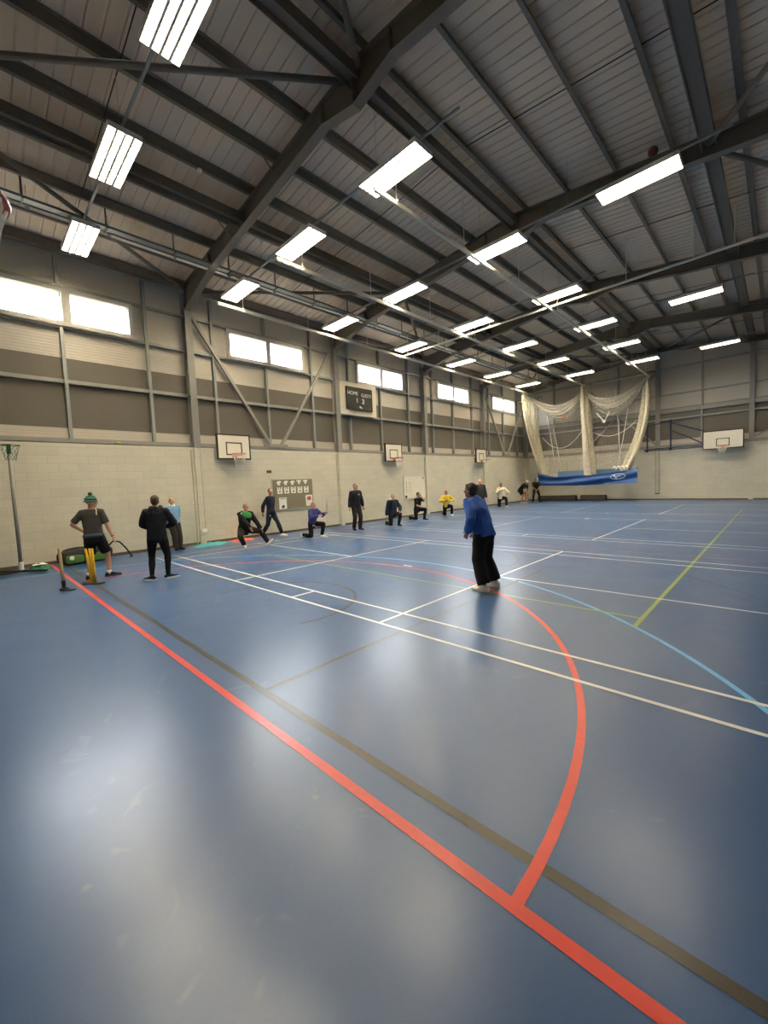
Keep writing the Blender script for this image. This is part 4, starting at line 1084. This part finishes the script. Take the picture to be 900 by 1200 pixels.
    if h:
        hb = MB(); fullness = h[1]
        hb.ball(hc + up * .042 - fw * .020, (.082 * fullness, .098 * fullness, .090 * fullness), 18, 12, Mh)
        hb.ball(hc + up * .0 - fw * .045, (.076 * fullness, .066 * fullness, .085 * fullness), 16, 10, Mh)
        if h[0] in ('black', 'brown') and h[1] > 1: hb.ball(hc + up * .082 + fw * .045, (.062, .045, .032), 12, 8, Mh)
        vs, fs = fuse(hb, .008, 2, .006, 22, sd); q = MB(); q.add(vs, fs); q.build('hair', HAIR[h[0]], o, smooth=True)
    elif wear.get('fringe'):
        hb = MB()
        for s in (-1, 1): hb.ball(hc + rt * s * .066 - fw * .028 + up * .0, (.018, .045, .038), 12, 8, Mh)
        hb.ball(hc - fw * .085 - up * .01, (.055, .022, .040), 12, 8, Mh)
        vs, fs = fuse(hb, .007, 2, .004, 22, sd); q = MB(); q.add(vs, fs); q.build('hair', HAIR[wear['fringe']], o, smooth=True)
    ht = wear.get('hat')
    if ht == 'bobble':
        hb = MB(); hb.ball(hc + up * .062 - fw * .012, (.088, .106, .092), 18, 12, Mh); hb.ball(hc + up * .035 - fw * .02, (.087, .105, .05), 18, 10, Mh)
        vs, fs = fuse(hb, .008, 2); q = MB(); q.add(vs, fs); hat = q.build('hat', CL['hatgreen'], o, smooth=True)
        def ringat(z, k, w):
            q = MB(); q.tube([hc + Mh @ V((.090 * k * cos(2 * pi * i / 28), -.014 + .109 * k * sin(2 * pi * i / 28), z)) for i in range(28)], w, 8, closed=True); return q
        ringat(.028, 1.0, .017).build('brim_roll', CL['hatstripe'], hat, smooth=True); ringat(.085, .93, .012).build('stripe', CL['hatstripe'], hat, smooth=True)
        q = MB(); q.ball(hc + up * .178 - fw * .012, .040, 14, 10); q.build('bobble', CL['hatgreen'], hat, smooth=True)
    elif ht == 'cap':
        hb = MB(); hb.ball(hc + up * .055 - fw * .008, (.085, .103, .078), 18, 12, Mh); loft(hb, [(hc + up * .045 + fw * .07, .06, .012), (hc + up * .035 + fw * .16, .05, .008)], side=rt, seg=12)
        vs, fs = fuse(hb, .007, 2); q = MB(); q.add(vs, fs); q.build('cap', CL['white'], o, smooth=True)
    # --- extra garment details
    for e in wear.get('extra', ()):
        if e == 'hood':
            q = MB(); q.tube([nb + sp2 * .02 + Xs * (.105 * cos(a)) + (sp2.cross(Xs)) * (-.095 * sin(a) + .02) * 1.0 - sp2 * (.05 * max(0, sin(a - .2))) for a in [2 * pi * i / 24 for i in range(24)]], [.030 + .016 * max(0, -sin(2 * pi * i / 24)) for i in range(24)], 10, closed=True)
            bk = -(sp2.cross(Xs)) if (sp2.cross(Xs)).y > 0 else sp2.cross(Xs)
            q.ball(nb - sp2 * .075 + bk * .085, (.115, .045, .105), 16, 10, M((Xs, bk, sp2)).transposed()); vs, fs = fuse(q, .011, 3, .008, 9, sd); q = MB(); q.add(vs, fs); q.build('hood', CL[t['col']], o, smooth=True)
        elif e == 'collar':
            q = MB(); q.tube([nb + sp2 * .022 + Xs * .078 * cos(a) + V((0, 1, 0)) * (.080 * sin(a) + .006) - sp2 * (.02 * sin(a)) for a in [2 * pi * i / 20 for i in range(20)]], .017, 8, closed=True)
            for s in (-1, 1): q.ball(nb + V((0, .100, -.020)) + Xs * s * .036, (.034, .020, .034), 10, 6)
            q.build('collar', CL['white'], o, smooth=True)
        elif e == 'yoke':
            q = MB(); ex = .034
            loft(q, [(chest + sp2 * .04, .176 + ex, .130 + ex), (chest + sp2 * .12, .180 + ex, .124 + ex), (shc + sp2 * .03, .150 + ex, .104 + ex), (nb, .072 + ex, .072 + ex)], side=Xs, seg=18, dome=(False, False)); vs, fs = fuse(q, .012, 2, .006, 9, sd); q = MB(); q.add(vs, fs); q.build('shoulder_panel', CL['green'], o, smooth=True)
            q = MB(); q.tube([Ssh[1] + V((-.04, .075, .03)), Ssh[1] + V((.0, .09, -.03))], .016, 8); q.build('shoulder_flash', CL['white'], o)
        elif e == 'panels':
            for s in (-1, 1):
                q = MB(); q.ball(Ssh[s] - Xs * s * .035 + sp2 * .035, (.065, .072, .045), 14, 8); q.build('shoulder_panel', CL['greygreen'], o, smooth=True)
        elif e == 'piping':
            q = MB(); bk = -1
            q.tube([nb + Xs * .085 + V((0, -.02, .01)), Ssh[1] + V((-.045, -.06, .045)), Ssh[1] + V((-.035, -.098, -.03)), Ssh[1] + V((-.03, -.09, -.10))], .008, 6); q.build('piping', CL['white'], o)
            q = MB(); loft(q, [(P0 + sp * .03, .190, .152), (P0 - sp * .03, .194, .158)], side=Xs, seg=18, dome=(False, False)); q.build('shirt_hem', CL['slate'], o, smooth=True)
        elif e == 'shirttail':
            q = MB(); loft(q, [(P0 + sp * .0, .172, .135), (P0 - sp * .06, .172, .135)], side=Xs, seg=18, dome=(False, False)); q.build('shirt_tail', CL['white'], o, smooth=True)
        elif e == 'thighlogo':
            q = MB(); c = Hp[1].lerp(knee[1], .25); q.ball(c + V((.055, .075, 0)), (.022, .022, .03), 8, 6); q.build('trouser_badge', CL['white'], o)
        elif e == 'chestlogo':
            q = MB(); q.ball(chest + sp2 * .07 + V((-.07, .125, 0)), (.035, .012, .022), 8, 6); q.build('chest_badge', CL['white'], o)
        elif e == 'glasses':
            q = MB()
            for s in (-1, 1): q.tube([hc + rt * s * (.032 + .0) + fw * .098 + rt * .020 * cos(a) + up * (.004 + .015 * sin(a)) for a in [2 * pi * i / 14 for i in range(14)]], .0028, 5, closed=True); q.tube([hc + rt * s * .052 + fw * .096 + up * .006, hc + rt * s * .080 + fw * .0 + up * .004], .0025, 5)
            q.build('glasses', CL['black'], o)
        elif e == 'watch':
            q = MB(); d = (wrist[1] - elbow[1]).normalized(); c = wrist[1] - d * .01; s_, _, f_ = basis((0, 1, 0), d); q.tube([c + s_ * .029 * cos(a) + f_ * .029 * sin(a) for a in [2 * pi * i / 14 for i in range(14)]], .006, 6, closed=True); q.build('wrist_watch', CL['black'], o)
    return o

def look(p, a, b):
    """a unit vector at p: a across (to the right as seen from the camera), b away from it"""
    d = V((p[0], p[1])).normalized(); v = V((d.y, -d.x)) * a + d * b; return (v.x, v.y)
def KNEEL(down, up, front=.40, hgt=.50, side=.12, **kw):
    """half-kneeling: knee `down` on the floor, foot `up` planted in front (-1 left, 1 right)"""
    p = dict(pz=hgt, py=0.0, feet={down: (down * .10, -.40, 0, .015, -62), up: (up * side, front, -up * 8)}, kpole={down: (0, 1, -.9), up: (up * .15, 1, 1)})
    p.update(kw); return p
DK = dict(name='trousers', col='black', ex=.016)
p = (-3.37, 5.74)
person('man in royal blue hoodie and black trousers leaning forward on the court', p, look(p, -.86, .50),
       dict(pz=.925, lean=11, curve=16, py=.03, hyaw=4, hpitch=-8, feet={-1: (-.17, -.05, 4), 1: (.19, -.04, -8)}, hands={-1: (-.23, .19, .94), 1: (.20, .30, .90)}, epole={-1: (-.7, -.8, 0), 1: (.7, -.8, 0)}),
       dict(top=dict(name='hoodie', col='royal', ex=.034, hem=.08, wob=.018), legs=dict(name='trousers', col='black', ex=.034, flare=.024, len=.965), shoes=('white', 'cream'), hair=('black', 1.06), extra=('hood',)), 1.0, 'skin_brown', .010)
p = (-10.55, 1.83)
person('man in charcoal t-shirt, black shorts and green bobble hat standing behind the yellow stumps', p, look(p, .42, .90),
       dict(pz=.905, lean=6, slean=-3, hyaw=-62, feet={-1: (-.13, -.06, 10), 1: (.17, .16, -60)}, hands={-1: (-.21, .10, .98), 1: (.34, .10, .80)}, epole={-1: (-1, -.55, .1), 1: (.6, -1, 0)}, hdir={-1: ((.5, .7, -.3), (1, .1, 0))}),
       dict(top=dict(name='t_shirt', col='charcoal', ex=.022, hem=.05, sleeve=.42), legs=dict(name='shorts', col='black', ex=.024, len=.44), shoes=('black', 'slate'), socks=('white', .12), hat='bobble', extra=('piping', 'watch')), 1.03, 'skin', .010)
p = (-9.16, 2.66)
person('man in black hooded top and black trousers standing with his back turned', p, look(p, .22, .97),
       dict(pz=.92, lean=3, curve=4, hyaw=8, feet={-1: (-.14, -.05, 62), 1: (.15, .03, -58)}, hands={-1: (-.13, .30, 1.04), 1: (.14, .30, 1.06)}, epole={-1: (-1, -.7, -.2), 1: (1, -.6, -.1)}, hdir={-1: ((.6, .6, .2), (0, -.3, 1)), 1: ((-.6, .6, .2), (0, -.3, 1))}),
       dict(top=dict(name='hooded_top', col='blackblue', ex=.026, hem=.10, wob=.013), legs=dict(name='trousers', col='black', ex=.008, flare=-.006), shoes=('black', 'white'), hair=('brown', 1.0), extra=('hood',)), 1.0, 'skin', .010)
p = (-13.62, 4.50)
person('bald man in pale blue jumper with white collar leaning back on the block wall', p, look(p, .35, -.93),
       dict(pz=.90, py=-.10, lean=-7, hyaw=-14, hpitch=-6, feet={-1: (-.06, .12, 12), 1: (.08, .14, -14)}, hands={-1: (-.16, -.20, .93), 1: (.16, -.22, .93)}, epole={-1: (-.5, -1, 0), 1: (.5, -1, 0)}),
       dict(top=dict(name='jumper', col='sky', ex=.034, hem=.06), legs=dict(name='trousers', col='blackbrown', ex=.022, flare=.012), shoes=('blackbrown', 'black'), fringe='grey', extra=('collar',)), .95, 'skin', .012)
p = (-11.97, 6.06)
person('bald man in black top with green shoulders stretching one leg out sideways', p, look(p, .30, -.95),
       dict(pz=.53, px=.10, lean=6, slean=-6, hyaw=6, feet={1: (.16, .12, -16), -1: (-.50, .34, 30, .02, 40)}, kpole={1: (.6, 1, .5), -1: (0, .4, 1)}, hands={1: (.0, .44, .50), -1: (-.34, .34, .46)}, epole={-1: (-.8, -.5, -.2), 1: (1, -.4, -.2)}),
       dict(top=dict(name='training_top', col='black', ex=.030, hem=.07, wob=.014), legs=dict(name='trousers', col='blackbrown', ex=.022), shoes=('white', 'cream'), fringe='grey', extra=('yoke', 'glasses')), 1.02, 'skin', .012)
p = (-13.50, 7.80)
person('man in navy tracksuit striding past the left end of the pinboard', p, look(p, .84, -.54),
       dict(pz=.885, lean=2, hyaw=-42, hpitch=-4, feet={-1: (-.08, .36, -4), 1: (.08, -.34, -4, .03, -18)}, hands={1: (.20, -.20, .87), -1: (-.22, -.12, .86)}, epole={1: (.6, -1, 0), -1: (-.6, -1, 0)}),
       dict(top=dict(name='track_top', col='navy', ex=.020, hem=.09), legs=dict(name='track_trousers', col='navy', ex=.012, flare=.004), shoes=('white', 'cream'), hair=('brown', 1.0), extra=('thighlogo',)), 1.05, 'skin', .012)
p = (-11.82, 8.42)
person('balding man in blue-purple top kneeling and pointing, in front of the pinboard', p, look(p, .74, -.67),
       KNEEL(1, -1, .34, .50, lean=10, hyaw=-10, hpitch=-10, hands={-1: (-.14, .52, .88), 1: (.10, .40, .80)}, epole={-1: (-.6, -.4, -1), 1: (.9, -.5, -.6)}, hdir={-1: ((0, 1, .2), (.8, 0, -.5)), 1: ((-.3, 1, 0), (-.8, 0, -.4))}),
       dict(top=dict(name='sweatshirt', col='purpleblue', ex=.026, hem=.03, wob=.013), legs=DK, shoes=('white', 'cream'), fringe='grey', extra=('shirttail',)), .96, 'skin', .012)
p = (-12.02, 10.70)
person('tall man in dark tracksuit with olive shoulder panels standing upright', p, look(p, .45, -.89),
       dict(pz=.92, lean=1, hyaw=22, feet={-1: (-.11, .04, 12), 1: (.11, -.02, -6)}, hands={-1: (-.28, .05, .83), 1: (.28, .02, .83)}),
       dict(top=dict(name='track_top', col='blackblue', ex=.026, hem=.09), legs=dict(name='track_trousers', col='blackbrown', ex=.020, flare=.008), shoes=('black', 'slate'), hair=('fair', .97), extra=('panels', 'chestlogo')), 1.06, 'skin', .012)
p = (-11.74, 12.50)
person('man in dark navy jacket kneeling with one arm hanging, next to the tall standing man', p, look(p, .42, -.90),
       KNEEL(1, -1, .30, .50, lean=6, hyaw=14, hands={1: (.30, .02, .36), -1: (-.16, .36, .60)}, epole={-1: (-.8, -.3, -.4), 1: (.7, -1, 0)}),
       dict(top=dict(name='jacket', col='navy', ex=.028, hem=.09, wob=.014), legs=DK, shoes=('black', 'slate'), fringe='fair'), 1.03, 'skin', .012)
p = (-12.42, 14.95)
person('man in black t-shirt kneeling with a hand to his chin below the whiteboard', p, look(p, .66, -.75),
       KNEEL(1, -1, .36, .50, lean=10, hyaw=8, hands={1: (-.02, .34, .60), -1: (-.06, .24, 1.10)}, epole={-1: (-.5, .7, -1), 1: (.9, -.4, -.5)}, hdir={-1: ((.1, 0, 1), (.2, -1, 0)), 1: ((-1, .4, 0), (0, 0, -1))}),
       dict(top=dict(name='t_shirt', col='black', ex=.022, hem=.06, sleeve=.45), legs=DK, shoes=('black', 'slate'), hair=('brown', 1.0)), 1.0, 'skin', .013)
p = (-12.44, 17.35)
person('man in yellow top kneeling on one knee near the long wall', p, look(p, .20, -.98),
       KNEEL(1, -1, .32, .50, lean=3, hyaw=6, side=.20, hands={1: (.10, .22, .78), -1: (-.16, .20, .74)}, epole={-1: (-1, -.3, -.3), 1: (1, -.3, -.3)}),
       dict(top=dict(name='yellow_top', col='yellow', ex=.026, hem=.06, wob=.013), legs=DK, shoes=('white', 'cream'), fringe='black', extra=('shirttail',)), 1.0, 'skin_tan', .013)
p = (-10.42, 17.35)
person('dark-dressed man standing far off, mostly hidden behind the blue hoodie', p, look(p, .1, -1),
       dict(pz=.92, lean=2, feet={-1: (-.11, .03, 8), 1: (.11, 0, -8)}), dict(top=dict(name='jacket', col='darkgrey', ex=.022, hem=.08), legs=DK, shoes=('black', 'slate')), 1.04, 'skin', .014)
p = (-12.72, 23.65)
person('man in cream shirt kneeling on one knee, under the farthest small hoop', p, look(p, .16, -.98),
       KNEEL(1, -1, .34, .52, lean=2, hyaw=16, side=.24, hands={1: (.02, .24, .92), -1: (-.26, .18, .62)}, epole={-1: (-1, -.4, 0), 1: (1, -.2, -.4)}),
       dict(top=dict(name='cream_shirt', col='cream', ex=.030, hem=.08, sleeve=.55, wob=.012), legs=DK, shoes=('white', 'cream'), fringe='black'), 1.14, 'skin_tan', .014)
p = (-12.84, 26.95)
person('person in dark t-shirt, shorts and white cap bending with hands on knees', p, look(p, .80, -.55),
       dict(pz=.84, py=-.16, lean=40, curve=16, hyaw=0, hpitch=14, feet={-1: (-.15, .05, 6), 1: (.15, .0, -6)}, hands={-1: (-.17, .24, .55), 1: (.17, .22, .55)}, epole={-1: (-1, -.2, .2), 1: (1, -.2, .2)}),
       dict(top=dict(name='t_shirt', col='black', ex=.022, hem=.05, sleeve=.42), legs=dict(name='shorts', col='black', ex=.022, len=.40), shoes=('white', 'cream'), hat='cap'), 1.12, 'skin_tan', .014)
p = (-12.62, 28.6)
person('man in all black crouching slightly with clasped hands beside the blue tarpaulin', p, look(p, .1, -1),
       dict(pz=.84, py=-.08, lean=16, curve=8, hyaw=10, feet={-1: (-.24, .02, 14), 1: (.20, -.02, -14)}, hands={-1: (-.05, .32, .84), 1: (.05, .32, .84)}, epole={-1: (-1, -.3, 0), 1: (1, -.3, 0)}, hdir={-1: ((.6, .3, -.6), (.5, -.6, .2)), 1: ((-.6, .3, -.6), (-.5, -.6, .2))}),
       dict(top=dict(name='t_shirt', col='black', ex=.022, hem=.07, sleeve=.45), legs=DK, shoes=('black', 'slate'), hair=('black', 1.0)), 1.06, 'skin_tan', .014)
# ------------------------------------------------------------------ light and camera
w = bpy.data.worlds.new('overcast_sky'); S.world = w; w.use_nodes = True
bg = w.node_tree.nodes['Background']; wn = w.node_tree
tc = wn.nodes.new('ShaderNodeTexCoord'); sz = wn.nodes.new('ShaderNodeSeparateXYZ'); cr = wn.nodes.new('ShaderNodeValToRGB')   # grey ground below an overcast sky
wn.links.new(tc.outputs['Generated'], sz.inputs[0]); mr = wn.nodes.new('ShaderNodeMapRange'); mr.inputs['From Min'].default_value = -1; wn.links.new(sz.outputs['Z'], mr.inputs['Value'])
cr.color_ramp.elements[0].position = .495; cr.color_ramp.elements[0].color = (.045, .042, .035, 1); cr.color_ramp.elements[1].position = .51; cr.color_ramp.elements[1].color = (.93, .97, 1.0, 1)
wn.links.new(mr.outputs[0], cr.inputs[0]); wn.links.new(cr.outputs[0], bg.inputs['Color']); bg.inputs['Strength'].default_value = WORLD

cd = bpy.data.cameras.new('camera'); cam = bpy.data.objects.new('camera', cd); C.objects.link(cam); S.camera = cam
yw, tl, rl = 7.75157833e-01, -6.76415804e-02, 4.44353946e-02
Rm = M.Rotation(yw, 3, 'Z') @ M.Rotation(tl, 3, 'X') @ M.Rotation(rl, 3, 'Y')
Bm = M(((1, 0, 0), (0, 0, -1), (0, 1, 0)))     # blender camera axes -> right, up, back
cam.matrix_world = M.Translation((0, 0, 1.75)) @ (Rm @ Bm).to_4x4()
cd.sensor_fit = 'HORIZONTAL'; cd.sensor_width = 36; cd.lens = 36 * 476.177 / 900; cd.clip_start = .05; cd.clip_end = 200
S.view_settings.view_transform = 'Standard'; S.view_settings.look = 'None'; S.view_settings.exposure = EXPOSURE; S.view_settings.gamma = 1
S.view_settings.use_curve_mapping = False
S.cycles.max_bounces = 8; S.cycles.diffuse_bounces = 4; S.cycles.glossy_bounces = 3; S.cycles.transparent_max_bounces = 16; S.cycles.transmission_bounces = 3
S.cycles.caustics_reflective = False; S.cycles.caustics_refractive = False; S.cycles.sample_clamp_indirect = 6
S.cycles.use_denoising = True
